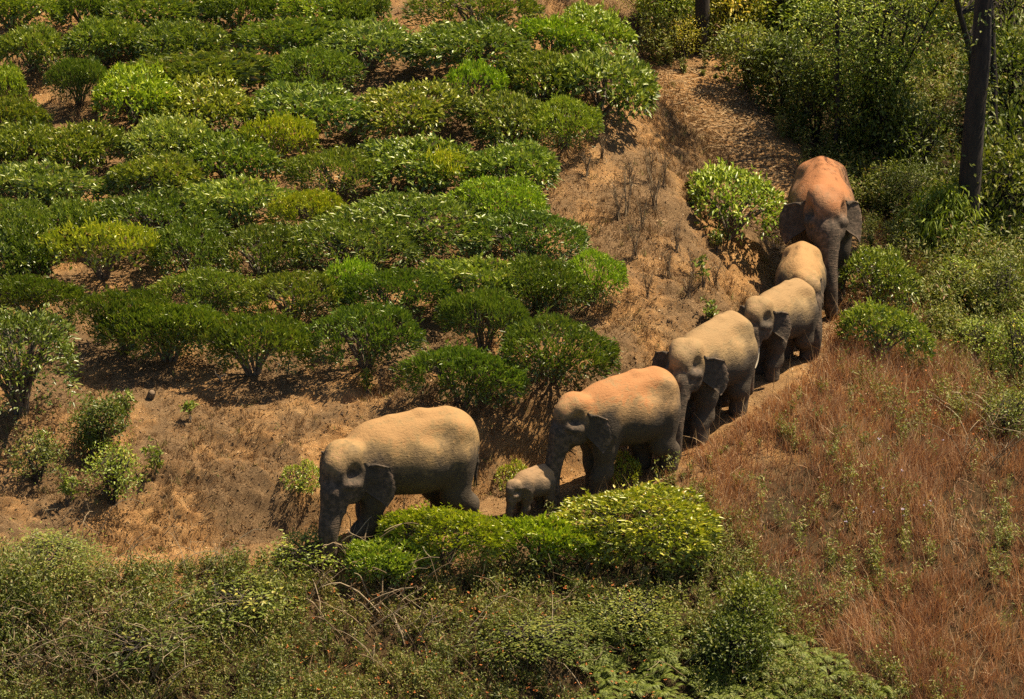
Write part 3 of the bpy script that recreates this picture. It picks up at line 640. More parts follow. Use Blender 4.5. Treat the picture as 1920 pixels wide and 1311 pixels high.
OWN = {0: 'light green tea bush two rows uphill of the small bare-trunked one', 1: 'mid-green tea bush beside the small bare-trunked one, over open soil', 2: 'mid-green tea bush directly uphill of the small bare-trunked one', 5: 'mid-green tea bush directly uphill of the big bright one',
       9: 'smooth dome-shaped tea bush with fine leaves amid the broad-leaved upper rows', 10: 'long low tea bush uphill of the light green one beside the big bright bush', 12: 'mid-green tea bush directly uphill of the small yellow-green one on a bare trunk', 14: 'pale silvery tea bush directly downhill of the big bright one',
       15: 'mid-green tea bush beside the small yellow-green one on a bare trunk', 19: 'mid-green tea bush along the gap of open soil in the middle rows', 20: 'pale silvery tea bush uphill of the yellow-green leafy top by the soil gap', 22: 'small mid-green tea bush uphill of the sparse yellow-leaved one', 23: 'wide dark tea bush with fine leaves downhill of the open soil gap',
       24: 'fine-leaved tea bush downhill of the small yellow-green one on a bare trunk', 25: 'mid-green tea bush with small yellow shoots in its top', 26: 'mid-green tea bush uphill of the vivid green one, edge of the dry slope', 29: 'mid-green tea bush directly uphill of the bright small one amid darker ones', 30: 'fine-leaved tea bush at the top of the slope next to the yellowish one',
       31: 'light green tea bush beside the yellowish one near the top of the slope', 32: 'mid-green tea bush between the bright small one and the wide end-of-row bush', 33: 'light green tea bush with dark open stems beneath its front edge', 34: 'mid-green tea bush beside the one on an exposed crooked trunk', 35: 'widest smooth tea bush, beside the vivid green one',
       36: 'dark tea bush directly downhill of the vivid green one', 37: 'smooth tea bush downhill of the yellow-green leafy top by the soil gap', 38: 'pale silvery tea bush on the lower terrace amid dark flat tops', 40: 'dark tea bush downhill of the pale silvery one on the lower terrace', 41: 'dark flat-topped tea bush on several pale stems over shaded soil',
       42: 'big dark flat-topped tea bush directly uphill of the rusty-backed elephant', 43: 'lowest dark tea bush, directly uphill of the leading elephant and calf', 44: 'dark tea bush joined to the vivid green one with bare side branches', 45: 'very dark tea bush beside the sparse yellow-leaved one', 48: 'dark flat tea bush directly uphill of the tall multi-stemmed one',
       53: 'dark flat-topped tea bush on a pale forked trunk above the bleached root'}
for i_, a in enumerate(TEAS): tea(*a, hcs=1.3 if a[3] >= 600 else 1.0, label=OWN.get(i_, LB[a[4] + a[5]]), group=GT if i_ in OWN else GT + ': ' + LB[a[4] + a[5]].split(' tea')[0])
one = lambda *a, label, **k: tea(*a, label=label, **k)
one(185, 330, 118, 215, 'b', 'w', label='big bright green tea bush beside the small bare-trunked one', thick=1.3)
one(300, 468, 128, 228, 'b', 'l', label='light green tea bush merging with the big bright one')
one(465, 588, 216, 278, 's', 'y', label='small yellow-green tea bush on a bare dark trunk', thick=1.2)
one(100, 200, 97, 160, 'f', 'd', label='small dark tea bush on a forked bare trunk over open soil', hcs=1.1)
one(520, 645, 350, 402, 'f', 'y', label='yellow-green leafy top beside the open soil gap in the rows')
one(835, 945, 110, 168, 's', 'w', label='bright yellow-green small tea bush amid darker ones')
one(970, 1096, 25, 86, 'b', 'w', label='yellowish tea bush near the top of the slope')
one(1034, 1222, 86, 195, 'b', 'n', label='wide tea bush at the outer end of the upper row, shadow beneath', thick=1.25, hcs=1.1)
one(998, 1120, 168, 252, 'f', 'l', label='tea bush on an exposed crooked trunk at the edge of the dry slope')
one(790, 870, 285, 325, 's', 'y', label='small yellow shoots growing out of a mid-green tea bush')
one(855, 1020, 316, 402, 'f', 'w', label='vivid green tea bush at the edge of the dry slope')
one(1055, 1166, 455, 540, 'f', 'w', label='vivid green tea bush with bare side branches above orange soil')
one(100, 290, 420, 492, 's', 'y', label='sparse yellow-leaved tea bush over shaded dark stems', thick=1.4)
one(620, 700, 488, 530, 's', 'w', label='small bright tuft of tea leaves between darker flat tops')
one(-70, 150, 556, 700, 't', 'd', label='tall multi-stemmed tea bush standing on the steep bank', thick=1.0)
# bushes beside the path
one(1288, 1446, 305, 440, 'r', 'l', label='round bush with big shiny leaves on the bank above the elephants', thick=1.35)
one(1568, 1706, 450, 548, 'r', 'n', label='round dark green bush beside the biggest elephant')
one(1570, 1716, 566, 640, 'r', 'l', label='low bush below the round dark one, edge of the red grass')
one(1046, 1345, 905, 1042, 'g', 'v', label='big bright yellow-green bush at the edge of the red grass', thick=1.0, hcs=1.1, dip=-27)
one(650, 795, 985, 1045, 'b', 'l', label='green bush with visible stems before the leading elephant', hcs=0.85, dip=12)
one(715, 948, 940, 1012, 'h', 'v', label='bright leafy bush hiding the hind legs of the leading elephant', hcs=1.15, dip=-12)
one(935, 1085, 965, 1035, 'b', 'v', label='small light green bush in front of the calf', dip=-15)
one(535, 595, 865, 905, 's', 'v', label='small bright green plant on the bank beside the leading elephant', hcs=0.35)
one(935, 985, 862, 905, 's', 'v', label='small bright green plant on the bank behind the calf', hcs=0.4)
one(1145, 1200, 840, 905, 's', 'v', label='small leafy plant between the legs of the rusty-backed elephant', hcs=0.45)

# ------------------------------------------------------------------ wild shrubs, trees, herbs and grasses
def shrub_variant(seed, nclump=60, per=55, L=0.075, W=0.03, h=1.6, rx=0.8, droop=0.0, twig=0.012, fan=0.16):
    """shrub with limbs and leaf clumps, origin at its foot, about h tall and 2*rx wide"""
    global rng
    keep = rng; rng = np.random.default_rng(seed); parts = []; tubes = []
    ns = 7; mains = []
    for i in range(ns):
        a = rng.uniform(0, 6.283); r = rng.uniform(0.2, 0.75) * rx
        e = np.array((r * math.cos(a), r * math.sin(a), h * rng.uniform(0.6, 0.95)))
        P = bez(np.array((0.05 * math.cos(a), 0.05 * math.sin(a), -0.1)), np.array((r * 0.3 * math.cos(a), r * 0.3 * math.sin(a), h * 0.5)), e, 7) + rnd(7, 0.02)
        mains.append(P); tubes.append((P, np.linspace(0.035, 0.010, 7)))
    for k in range(nclump):
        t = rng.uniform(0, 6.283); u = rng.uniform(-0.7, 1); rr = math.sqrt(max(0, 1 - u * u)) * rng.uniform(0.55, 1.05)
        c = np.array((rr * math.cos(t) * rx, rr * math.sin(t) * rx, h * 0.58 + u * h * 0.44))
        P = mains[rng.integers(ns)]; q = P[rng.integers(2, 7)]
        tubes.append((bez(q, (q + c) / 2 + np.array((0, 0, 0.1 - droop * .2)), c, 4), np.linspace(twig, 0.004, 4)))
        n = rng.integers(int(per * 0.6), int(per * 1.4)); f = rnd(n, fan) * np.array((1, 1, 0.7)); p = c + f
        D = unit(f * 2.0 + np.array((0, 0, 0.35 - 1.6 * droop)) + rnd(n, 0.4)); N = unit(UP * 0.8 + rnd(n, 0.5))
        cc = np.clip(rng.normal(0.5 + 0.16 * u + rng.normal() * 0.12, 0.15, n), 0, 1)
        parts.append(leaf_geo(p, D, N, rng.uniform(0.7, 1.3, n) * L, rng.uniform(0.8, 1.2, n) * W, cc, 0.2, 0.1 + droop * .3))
    m = geo_mesh('shrub_crown', parts), tube_mesh('shrub_wood', tubes, 4)
    rng = keep; return m
SH = {'fine': [shrub_variant(600 + i, 85, 50, 0.070, 0.026) for i in range(3)],
      'leafy': [shrub_variant(620 + i, 70, 36, 0.120, 0.050) for i in range(3)],
      'droop': [shrub_variant(640 + i, 60, 26, 0.190, 0.042, droop=0.6, fan=0.15) for i in range(2)],
      'airy': [shrub_variant(660 + i, 50, 24, 0.105, 0.040, fan=0.14) for i in range(2)]}
STINT = {'n': (1.3, 1.25, 1.1), 'd': (0.8, 0.85, 0.8), 'l': (1.85, 1.9, 1.2), 'y': (2.9, 2.15, 1.2), 'b': (1.6, 1.1, 0.7)}
def shrub(px, py, hpx, wpx, kind, tint, label, name='shrub', cat='shrub', group=None):
    g = hit(px, py); dep = (g - CAM) @ np.array((0, math.cos(PHI), -math.sin(PHI))); sc = FPX / dep
    cr, wd = random.choice(SH[kind]); h = hpx / sc / 0.94 / 1.6; w_ = wpx / sc / 1.6
    root = obj(name, None, label=label, cat=cat, group=group, loc=g, rz=random.uniform(0, 6.28))
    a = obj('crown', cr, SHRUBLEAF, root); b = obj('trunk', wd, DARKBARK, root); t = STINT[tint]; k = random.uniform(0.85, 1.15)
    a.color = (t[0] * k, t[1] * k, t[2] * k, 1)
    for o in (a, b): o.scale = (w_, w_, h)
    return root
GW = 'wild shrubs along the edge of the wood'
for a in [
 (1245, 75, 110, 90, 'leafy', 'l', 'light green shrub at the top of the bank beside the dark tree trunk'),
 (1200, 45, 90, 80, 'fine', 'y', 'yellowish fine-leaved shrub at the top of the tea slope'),
 (1285, 110, 70, 70, 'airy', 'y', 'thin yellowish shrub at the foot of the dark tree trunk'),
 (1262, 40, 110, 100, 'leafy', 'n', 'mid-green shrub behind the dark tree trunk'),
 (1370, 80, 120, 130, 'leafy', 'y', 'yellowish leafy shrub beside the dark tree trunk'),
 (1450, 70, 150, 150, 'leafy', 'l', 'light green leafy shrub along the upper edge of the wood'),
 (1540, 60, 150, 150, 'leafy', 'l', 'light green leafy shrub behind the bushy bright green tree'),
 (1650, 40, 150, 160, 'fine', 'l', 'fine-leaved pale shrub deep in the wood'),
 (1750, 60, 160, 160, 'airy', 'y', 'thin yellowish shrub beside the tall trunk'),
 (1400, 170, 110, 110, 'leafy', 'n', 'mid-green shrub overhanging the straw-covered path'),
 (1465, 215, 130, 120, 'leafy', 'd', 'dark shrub overhanging the straw-covered path'),
 (1530, 260, 140, 120, 'leafy', 'd', 'dark shrub standing behind the biggest elephant'),
 (1590, 300, 140, 130, 'airy', 'n', 'open thin-leaved shrub behind the biggest elephant'),
 (1660, 330, 150, 130, 'leafy', 'd', 'dark broad-leaved shrub in the understorey of the wood'),
 (1720, 360, 150, 130, 'airy', 'd', 'dark understorey shrub among thin stems'),
 (1665, 400, 90, 100, 'airy', 'n', 'low open shrub above the round dark bush'),
 (1705, 430, 110, 110, 'fine', 'd', 'low dark fine-leaved shrub beneath the tall trunk'),
 (1880, 130, 190, 170, 'airy', 'n', 'shrub of sparse leaves beyond the tall trunk'),
 (1890, 270, 190, 170, 'leafy', 'd', 'dark leafy shrub beyond the tall trunk'),
 (1765, 490, 130, 130, 'droop', 'l', 'shrub with long drooping leaves at the foot of the tall trunk'),
 (1870, 480, 200, 170, 'leafy', 'n', 'broad-leaved shrub with long leaves beyond the tall trunk'),
 (1925, 440, 230, 170, 'leafy', 'd', 'dark broad-leaved shrub at the wood edge'),
 (1790, 560, 70, 90, 'airy', 'l', 'light green shrub between the wood and the red grass'),
 (1880, 600, 110, 110, 'airy', 'n', 'mid-green shrub between the wood and the red grass'),
 (1830, 670, 65, 90, 'airy', 'l', 'pale fine-leaved shrub growing out of the red grass'),
 (1905, 710, 110, 100, 'airy', 'l', 'light green shrub with orange flowers beside the red grass'),
 (1890, 830, 90, 110, 'airy', 'n', 'thin twiggy shrub in the red grass'),
 (1400, 1225, 130, 110, 'leafy', 'n', 'dark leafy shrub among the ferns'),
 (1375, 1265, 105, 120, 'leafy', 'd', 'dark shrub rising over the ferns'),
 (70, 905, 90, 110, 'airy', 'n', 'open-branched shrub on the shaded bank below the tall tea bush'),
 (190, 850, 100, 100, 'leafy', 'd', 'dark broad-leaved shrub on the bank among the saplings'),
 (210, 945, 100, 120, 'airy', 'l', 'light open shrub at the foot of the bank among saplings'),
]: shrub(*a, group=GW)
for a in [(430, 1150, 60, 230, 'airy', 'n', 'low open shrub among twigs below the orange bank'), (90, 1090, 70, 200, 'fine', 'n', 'low fine-leaved shrub below the saplings on the bank'), (590, 1060, 55, 150, 'airy', 'l', 'low shrub beside the trunk of the leading elephant'),
          (250, 1230, 60, 240, 'airy', 'd', 'dark low shrub under the tangle of bare twigs'), (1010, 1210, 50, 240, 'fine', 'n', 'low shrub dotted with small orange flowers'), (1180, 1180, 60, 200, 'fine', 'n', 'low fine-leaved shrub in front of the big bright bush')]:
    shrub(*a, group='low shrubs in the thicket below the path')

# trees
def tree(label, px, py, hgt, rad, crown_c, crown_r, nclump, per, L, W, tint, lean=(0, 0), seed=1, stems=1, group=None, ivy=0):
    """trunk with limbs; crown_c, crown_r: centre and half-axes of the crown above the foot, in metres"""
    global rng
    keep = rng; rng = np.random.default_rng(seed)
    g = hit(px, py); root = obj('tree', None, label=label, cat='tree', group=group, loc=g)
    tubes = []; parts = []; mains = []; cc_ = np.array(crown_c, float); cr_ = np.array(crown_r, float)
    for i in range(stems):
        o = np.array((0, 0, -0.2)) if stems == 1 else np.array((rng.uniform(-.3, .3), rng.uniform(-.3, .3), -0.2))
        e = np.array((lean[0], lean[1], hgt)) + (0 if stems == 1 else rng.normal(size=3) * np.array((cr_[0] * .5, cr_[1] * .5, .3)))
        P = bez(o, (o + e) / 2 + rng.normal(size=3) * 0.12, e, 14) + rnd(14, 0.018); mains.append(P); tubes.append((P, np.linspace(rad, rad * 0.4, 14)))
    for k in range(nclump):
        d = unit(rng.normal(size=3)) * rng.uniform(0.35, 1.0) ** 0.6; c = cc_ + d * cr_
        P = mains[rng.integers(stems)]; j = int(np.clip(np.argmin(np.abs(P[:, 2] - (c[2] - 0.6))), 3, 13)); q = P[j]
        tubes.append((bez(q, q * 0.45 + c * 0.55 + np.array((0, 0, 0.15)), c, 5), np.linspace(rad * 0.22, 0.006, 5)))
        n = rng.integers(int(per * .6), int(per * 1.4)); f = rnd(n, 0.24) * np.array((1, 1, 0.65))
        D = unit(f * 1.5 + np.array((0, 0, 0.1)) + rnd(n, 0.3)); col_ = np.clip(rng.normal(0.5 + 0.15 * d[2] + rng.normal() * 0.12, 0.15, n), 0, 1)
        parts.append(leaf_geo(c + f, D, unit(UP + rnd(n, 0.5)), rng.uniform(.7, 1.3, n) * L, rng.uniform(.8, 1.2, n) * W, col_, 0.2, 0.15))
    obj('trunk', tube_mesh('tree_trunk', tubes, 8), DARKBARK, root)
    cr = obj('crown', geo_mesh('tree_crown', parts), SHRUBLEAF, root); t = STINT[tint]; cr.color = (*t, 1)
    if ivy:
        n = 900; z = rng.uniform(0.0, ivy, n); a = rng.uniform(0, 6.283, n) * 0.7 + np.sin(z * 1.3) * 1.2; P = mains[0]
        c = np.stack([np.interp(z, P[:, 2], P[:, k]) for k in range(3)], 1); o = np.stack((np.cos(a), np.sin(a), np.zeros(n)), 1)
        keepm = fbm(z * 1.5, a * 0.8, 2, seed) > -0.1
        iv = obj('ivy', geo_mesh('ivy', [leaf_geo((c + o * rad * rng.uniform(0.9, 1.5, n)[:, None])[keepm], (o + rnd(n, 0.6) - UP * 0.3)[keepm], (o + UP)[keepm], (rng.uniform(.7, 1.3, n) * 0.11)[keepm], 0.05, np.clip(rng.normal(0.5, .2, n), 0, 1)[keepm], 0.2, 0.1)]), SHRUBLEAF, root); iv.color = (1.2, 1.15, 1.0, 1)
    rng = keep; return root
tree('straight dark tree trunk at the top of the bank beside the path', 1312, 100, 12.0, 0.17, (0.6, 0.5, 11.5), (1.8, 1.6, 1.8), 45, 60, 0.10, 0.04, 'n', (0.5, 0.3), 11)
tree('bushy bright green tree with thin stems behind the biggest elephant', 1615, 300, 3.6, 0.05, (0.0, 0.0, 3.0), (1.75, 1.4, 1.55), 170, 60, 0.10, 0.042, 'l', (0.1, 0), 12, stems=6)
tree('tall thick-trunked tree shading the wood', 1802, 490, 11.5, 0.26, (1.6, 1.0, 9.0), (2.2, 2.2, 2.2), 90, 60, 0.12, 0.035, 'd', (0.35, 0.5), 13, ivy=5.5)
tree('slender tree with branching limbs beyond the tall trunk', 1850, 330, 7.5, 0.09, (0.9, 0.5, 5.6), (1.6, 1.6, 1.9), 80, 55, 0.12, 0.03, 'n', (-0.5, 0.2), 14, stems=2)

_b = np.array((3.25, 11.2, 0.6)); _c = _b + SUN / SUN[2] * 7.6; _px, _py = project(np.array((6.9, 12.3, gz(6.9, 12.3))))
tree('slender high-crowned tree rising behind the bushy bright green one', float(_px), float(_py), 9.0, 0.06, tuple(_c - np.array((6.9, 12.3, gz(6.9, 12.3)))), (0.75, 2.3, 0.7), 60, 60, 0.11, 0.045, 'n', tuple((_c - np.array((6.9, 12.3, 0)))[:2]), 15)

# scatter positions on the slope
def scatter(n, x0, x1, y0, y1, dens):
    x = rng.uniform(x0, x1, n); y = rng.uniform(y0, y1, n); z = ground(x, y); d, _, s = path_info(x, y)
    P = np.stack((x, y, z), 1); px, py = project(P)
    k = rng.random(n) < dens(x, y, d, s, px, py)
    return P[k], d[k], px[k], py[k]
def line(px, py, ax, ay, bx, by):
    """signed pixel distance to a line, positive to the right of a->b on the picture (y down)"""
    L = math.hypot(bx - ax, by - ay); return ((px - ax) * (by - ay) - (py - ay) * (bx - ax)) / -L
def redness(px, py):
    """how far the red grass has taken over, by place on the slope below the path"""
    a = smooth(-60, 60, line(px, py, 1230, 860, 1640, 1330) * -1) if False else smooth(-70, 70, -line(px, py, 1240, 900, 1640, 1330))
    b = 1 - smooth(-60, 110, -line(px, py, 1560, 540, 1990, 900))
    return np.clip(a * (0.12 + 0.88 * b), 0, 1)
REDGRASS = leaf_mat('red_grass', [(0.0, (0.16, 0.082, 0.045)), (0.35, (0.35, 0.185, 0.098)), (0.7, (0.49, 0.295, 0.160)), (1.0, (0.68, 0.53, 0.33))], 0.7, 0.25, 0.2, tcol=(1.1, 0.9, 0.6))
DRYGRASS = leaf_mat('dry_grass', [(0.0, (0.085, 0.050, 0.024)), (0.5, (0.23, 0.140, 0.066)), (0.86, (0.46, 0.32, 0.17)), (1.0, (0.17, 0.19, 0.05))], 0.8, 0.15, 0.2, tcol=(1.1, 0.9, 0.6))
LITTER = leaf_mat('fallen_leaf', [(0.0, (0.075, 0.042, 0.020)), (0.5, (0.23, 0.130, 0.058)), (0.85, (0.40, 0.27, 0.14)), (1.0, (0.60, 0.47, 0.30))], 0.75, 0.05, 0.3)
HERB = leaf_mat('herb_leaf', [(0.0, (0.045, 0.056, 0.014)), (0.3, (0.125, 0.148, 0.032)), (0.65, (0.235, 0.255, 0.058)), (0.88, (0.36, 0.33, 0.10)), (1.0, (0.30, 0.18, 0.09))], 0.5, 0.3, 0.35)
FERNM = leaf_mat('fern_leaf', [(0.0, (0.07, 0.095, 0.015)), (0.5, (0.17, 0.215, 0.032)), (1.0, (0.30, 0.30, 0.06))], 0.55, 0.3, 0.4)
FLOWER = leaf_mat('flower_petals', [(0.0, (0.52, 0.17, 0.05)), (0.45, (0.58, 0.28, 0.10)), (0.55, (0.45, 0.40, 0.55)), (1.0, (0.5, 0.48, 0.52))], 0.6, 0.2, 0.2)
FLOWER.node_tree.nodes['Color Ramp'].color_ramp.interpolation = 'CONSTANT'

def ang_dir(n, tilt):
    a = rng.uniform(0, 6.283, n); t = np.abs(rng.normal(0, tilt, n)); return np.stack((np.cos(a) * np.sin(t), np.sin(a) * np.sin(t), np.cos(t)), 1)
# dry grass in tufts on the bank and on the slope between the tea and the path
P, d, px, py = scatter(52000, -11.5, 9, -8, 18, lambda x, y, d, s, px, py: (d > 0.55) * smooth(-0.25, 0.35, fbm(x * 0.9, y * 0.9, 3, 71) + 0.15) * (0.25 + 0.75 * smooth(6.5, 3.0, d)))
k = rng.integers(5, 12, len(P)); Q = np.repeat(P, k, 0); n = len(Q); Q = Q + rnd(n, 0.035) * np.array((1, 1, 0))
sz = np.repeat(rng.uniform(0.5, 1.4, len(P)) * (0.8 + 0.5 * fbm(P[:, 0] * .7, P[:, 1] * .7, 2, 77)), k); cc = np.clip(np.repeat(rng.normal(0.45, 0.16, len(P)), k) + rng.normal(0, 0.12, n), 0, 0.9)
cc[np.repeat(rng.random(len(P)) < 0.05, k)] = 1.0
obj('dry_grass', geo_mesh('dry_grass', [blade_geo(Q - UP * 0.01, ang_dir(n, 0.55), rng.uniform(0.08, 0.24, n) * sz, rng.uniform(0.006, 0.012, n), rnd(n, 0.35)[:, :2], cc)]), DRYGRASS, kind='stuff',
    label='short dry brown grass tufts on the bank and slope', cat='grass')
# fallen leaves and chips under the tea and on the bank
P, d, px, py = scatter(90000, -11.5, 9, -8, 18, lambda x, y, d, s, px, py: (d > -0.6) * (0.35 + 0.65 * smooth(-0.2, 0.3, fbm(x * 1.3, y * 1.3, 3, 83))))
n = len(P); a = rng.uniform(0, 6.283, n); D = np.stack((np.cos(a), np.sin(a), rng.normal(0.1, 0.35, n)), 1)
obj('leaf_litter', geo_mesh('leaf_litter', [leaf_geo(P + UP * 0.012, D, unit(UP + rnd(n, 0.4)), rng.uniform(0.03, 0.09, n), rng.uniform(0.012, 0.032, n), np.clip(rng.normal(0.42, 0.2, n), 0, 1), 0.3, 0.0)]), LITTER, kind='stuff',
    label='fallen brown leaves strewn under the tea and on the bank', cat='litter')
# straw trodden into the upper path
P, d, px, py = scatter(45000, 1, 9, 2, 20, lambda x, y, d, s, px, py: smooth(1.3, 0.3, np.abs(d - 0.2)) * smooth(S7 - 30, S7 - 5, s) * (y < 15.6))
n = len(P); a = rng.normal(2.4, 0.8, n); D = unit(np.stack((np.cos(a), np.sin(a), rng.normal(0.03, 0.10, n)), 1))
obj('straw', geo_mesh('straw', [blade_geo(P + UP * 0.025, D, rng.uniform(0.12, 0.5, n), rng.uniform(0.010, 0.02, n), rnd(n, 0.15)[:, :2], np.clip(rng.normal(0.80, 0.08, n), 0, 0.86))]), DRYGRASS, kind='stuff',
    label='pale trampled straw lying on the upper path', cat='straw')
# tall red grass below the path
P, d, px, py = scatter(34000, -2, 12, -9, 12, lambda x, y, d, s, px, py: (d < -0.24) * redness(px + 60 * vnoise(x * 1.1, y * 1.1, 7), py) * (0.55 + 0.45 * smooth(-0.3, 0.3, fbm(x * 1.2, y * 1.2, 3, 91))))
k = rng.integers(7, 14, len(P)); Q = np.repeat(P, k, 0); n = len(Q); Q = Q + rnd(n, 0.05) * np.array((1, 1, 0))
hgt = np.clip(0.75 + 0.9 * fbm(P[:, 0] * .8, P[:, 1] * .8, 3, 93), 0.35, 1.3) * (0.25 + 0.75 * smooth(0.15, 1.4, -d)) ** 0.7
lean = np.stack((0.35 * fbm(P[:, 0] * .6, P[:, 1] * .6, 2, 95), -0.10 + 0.35 * fbm(P[:, 0] * .6 + 50, P[:, 1] * .6, 2, 96)), 1)
cm = 0.45 + 0.40 * fbm(P[:, 0] * 1.1, P[:, 1] * 1.1, 3, 97)
B = np.repeat(lean, k, 0) + rng.normal(size=(n, 2)) * 0.22
obj('red_grass', geo_mesh('red_grass', [blade_geo(Q - UP * 0.02, ang_dir(n, 0.48), rng.uniform(0.25, 0.62, n) * np.repeat(hgt, k), rng.uniform(0.006, 0.014, n), B, np.clip(np.repeat(cm, k) + rng.normal(0.04, 0.24, n), 0, 1))]), REDGRASS, kind='stuff',
    label='tall reddish-brown dry grass covering the slope below the path', cat='grass')

k = rng.random(len(P)) < 0.16; Q = P[k]; n = len(Q)
obj('straw_stems', geo_mesh('straw_stems', [blade_geo(Q, ang_dir(n, 0.35), rng.uniform(0.45, 0.95, n), rng.uniform(0.008, 0.014, n), rnd(n, 0.3)[:, :2], np.clip(rng.normal(0.72, 0.12, n), 0, 0.86))]), DRYGRASS, kind='stuff',
    label='pale straw stems standing above the red grass', cat='stalks')

# herb plants as point clouds of leaves, laid out many times into one mass
def herb_template(seed, stems=7, per=16, h=0.55, L=0.05, W=0.022):
    r = np.random.default_rng(seed); P = []; D = []
    for i in range(stems):
        a = r.uniform(0, 6.283); o = r.uniform(0.1, 0.35) * h; e = np.array((o * math.cos(a), o * math.sin(a), h * r.uniform(0.6, 1.0)))
        C = bez(np.zeros(3), np.array((0, 0, h * 0.45)), e, per)
        P.append(C + r.normal(size=(per, 3)) * 0.035); D.append(r.normal(size=(per, 3)) * 0.8 + np.array((0, 0, 0.35)))
    P = np.concatenate(P); D = unit(np.concatenate(D)); return P, D, L, W
def mass(P, temps, scale, cmean, cspread=0.22, minz=0.12):
    parts = []; pick = rng.integers(0, len(temps), len(P)); ang = rng.uniform(0, 6.283, len(P))
    for ti, (tp, td, L, W) in enumerate(temps):
        k = np.where(pick == ti)[0]
        if not len(k): continue
        c, s_ = np.cos(ang[k])[:, None], np.sin(ang[k])[:, None]
        def ro(v): return np.stack((v[None, :, 0] * c - v[None, :, 1] * s_, v[None, :, 0] * s_ + v[None, :, 1] * c, np.broadcast_to(v[None, :, 2], (len(k), len(v)))), -1)
        V = (ro(tp) * scale[k][:, None, None] + P[k][:, None]).reshape(-1, 3); Dd = ro(td).reshape(-1, 3); n = len(V); sc = np.repeat(scale[k], len(tp))
        cc = np.clip(np.repeat(cmean[k], len(tp)) + rng.normal(0, cspread, n) + 0.12 * (np.tile(tp[:, 2], len(k)) - 0.3), 0, 0.95); cc[rng.random(n) < 0.07] = 1.0
        lf = 0.75 + 0.25 * sc
        parts.append(leaf_geo(V, Dd, unit(UP * 0.7 + rnd(n, 0.6)), rng.uniform(.7, 1.3, n) * L * lf, rng.uniform(.8, 1.2, n) * W * lf, cc, 0.2, 0.1))
    return parts
HT = [herb_template(i, 7, 13, 0.55, 0.056, 0.022) for i in range(5)] + [herb_template(20 + i, 5, 14, 0.75, 0.085, 0.024) for i in range(3)]
P, d, px, py = scatter(15000, -11.5, 8, -11, 2, lambda x, y, d, s, px, py: (d < -0.72 + 0.42 * smooth(620, 520, px)) * (1 - 0.93 * redness(px + 60 * vnoise(x * 1.1, y * 1.1, 7), py)) * (0.35 + 0.65 * smooth(-0.35, 0.2, fbm(x * 1.1, y * 1.1, 3, 101))) * (px < 1900) * (1 - 0.85 * (py > 1190) * (px > 1120) * (px < 1640)) * (1 - smooth(0, 1, ((px - 900) / 190) ** 2 < 1) * (py < 1075) * (px > 800) * 0.9))
sc = np.clip(0.85 + 0.7 * fbm(P[:, 0] * .7, P[:, 1] * .7, 3, 103), 0.4, 1.6) * (0.4 + 0.6 * smooth(0.7 - 0.4 * smooth(620, 520, px), 1.7 - 0.7 * smooth(620, 520, px), -d)) * (1 + 0.75 * smooth(640, 480, px) * smooth(3, 1, -d))
cm = 0.52 + 0.45 * fbm(P[:, 0] * .9, P[:, 1] * .9, 3, 105)
obj('green_thicket', geo_mesh('green_thicket', mass(P, HT, sc, cm)), HERB, kind='stuff', label='tangled green herbs and weeds covering the ground below the path', cat='undergrowth')
# dry stalks standing and lying in the thicket
Pk = P[rng.random(len(P)) < 0.6]; k = rng.integers(4, 12, len(Pk)); Q = np.repeat(Pk, k, 0); n = len(Q); Q = Q + rnd(n, 0.12) * np.array((1, 1, 0))
obj('dry_stalks', geo_mesh('dry_stalks', [blade_geo(Q, ang_dir(n, 0.5), rng.uniform(0.2, 0.7, n), rng.uniform(0.005, 0.010, n), rnd(n, 0.45)[:, :2], np.clip(rng.normal(0.5, 0.2, n), 0, 0.9))]), DRYGRASS, kind='stuff',
    label='dry brown stalks standing among the green weeds below the path', cat='stalks')
# green weeds in the red grass and at the edge of the wood
P, d, px, py = scatter(9000, 1, 13, -9, 13, lambda x, y, d, s, px, py: (d < -0.7) * (px > 1230) * (0.05 + 0.95 * (1 - redness(px, py)) * smooth(0, 200, px - 1500) + 0.30 * smooth(0.0, 0.3, fbm(x * 1.3, y * 1.3, 3, 111))))
sc = np.clip(0.8 + 0.5 * fbm(P[:, 0] * .8, P[:, 1] * .8, 3, 113), 0.4, 1.4); cm = 0.55 + 0.25 * fbm(P[:, 0] * .9, P[:, 1] * .9, 3, 115)
obj('green_weeds', geo_mesh('green_weeds', mass(P, HT, sc, cm)), HERB, kind='stuff', label='green weeds scattered through the red grass', cat='weeds')
# undergrowth of the wood
WT = [herb_template(40 + i, 9, 18, 1.0, 0.085, 0.034) for i in range(4)] + [herb_template(50 + i, 7, 18, 1.2, 0.12, 0.03) for i in range(2)]
P, d, px, py = scatter(6500, 2, 16, 5, 30, lambda x, y, d, s, px, py: ((d < -1.05) | ((y > 15.0) & (px > 1175))) * (px > 1200) * (0.4 + 0.6 * smooth(-0.3, 0.2, fbm(x * .9, y * .9, 3, 121))) * (1 - (py > 420) * (px < 1720) * 0.75))
sc = np.clip(0.75 + 0.7 * fbm(P[:, 0] * .5, P[:, 1] * .5, 3, 123), 0.35, 1.5) * np.maximum(smooth(0.6, 2.0, np.abs(d)), smooth(15, 16, P[:, 1])); cm = 0.42 + 0.3 * fbm(P[:, 0] * .6, P[:, 1] * .6, 3, 125)
obj('wood_undergrowth', geo_mesh('wood_undergrowth', mass(P, WT, sc, cm)), HERB, kind='stuff', label='dense leafy undergrowth filling the wood beside the path', cat='undergrowth')
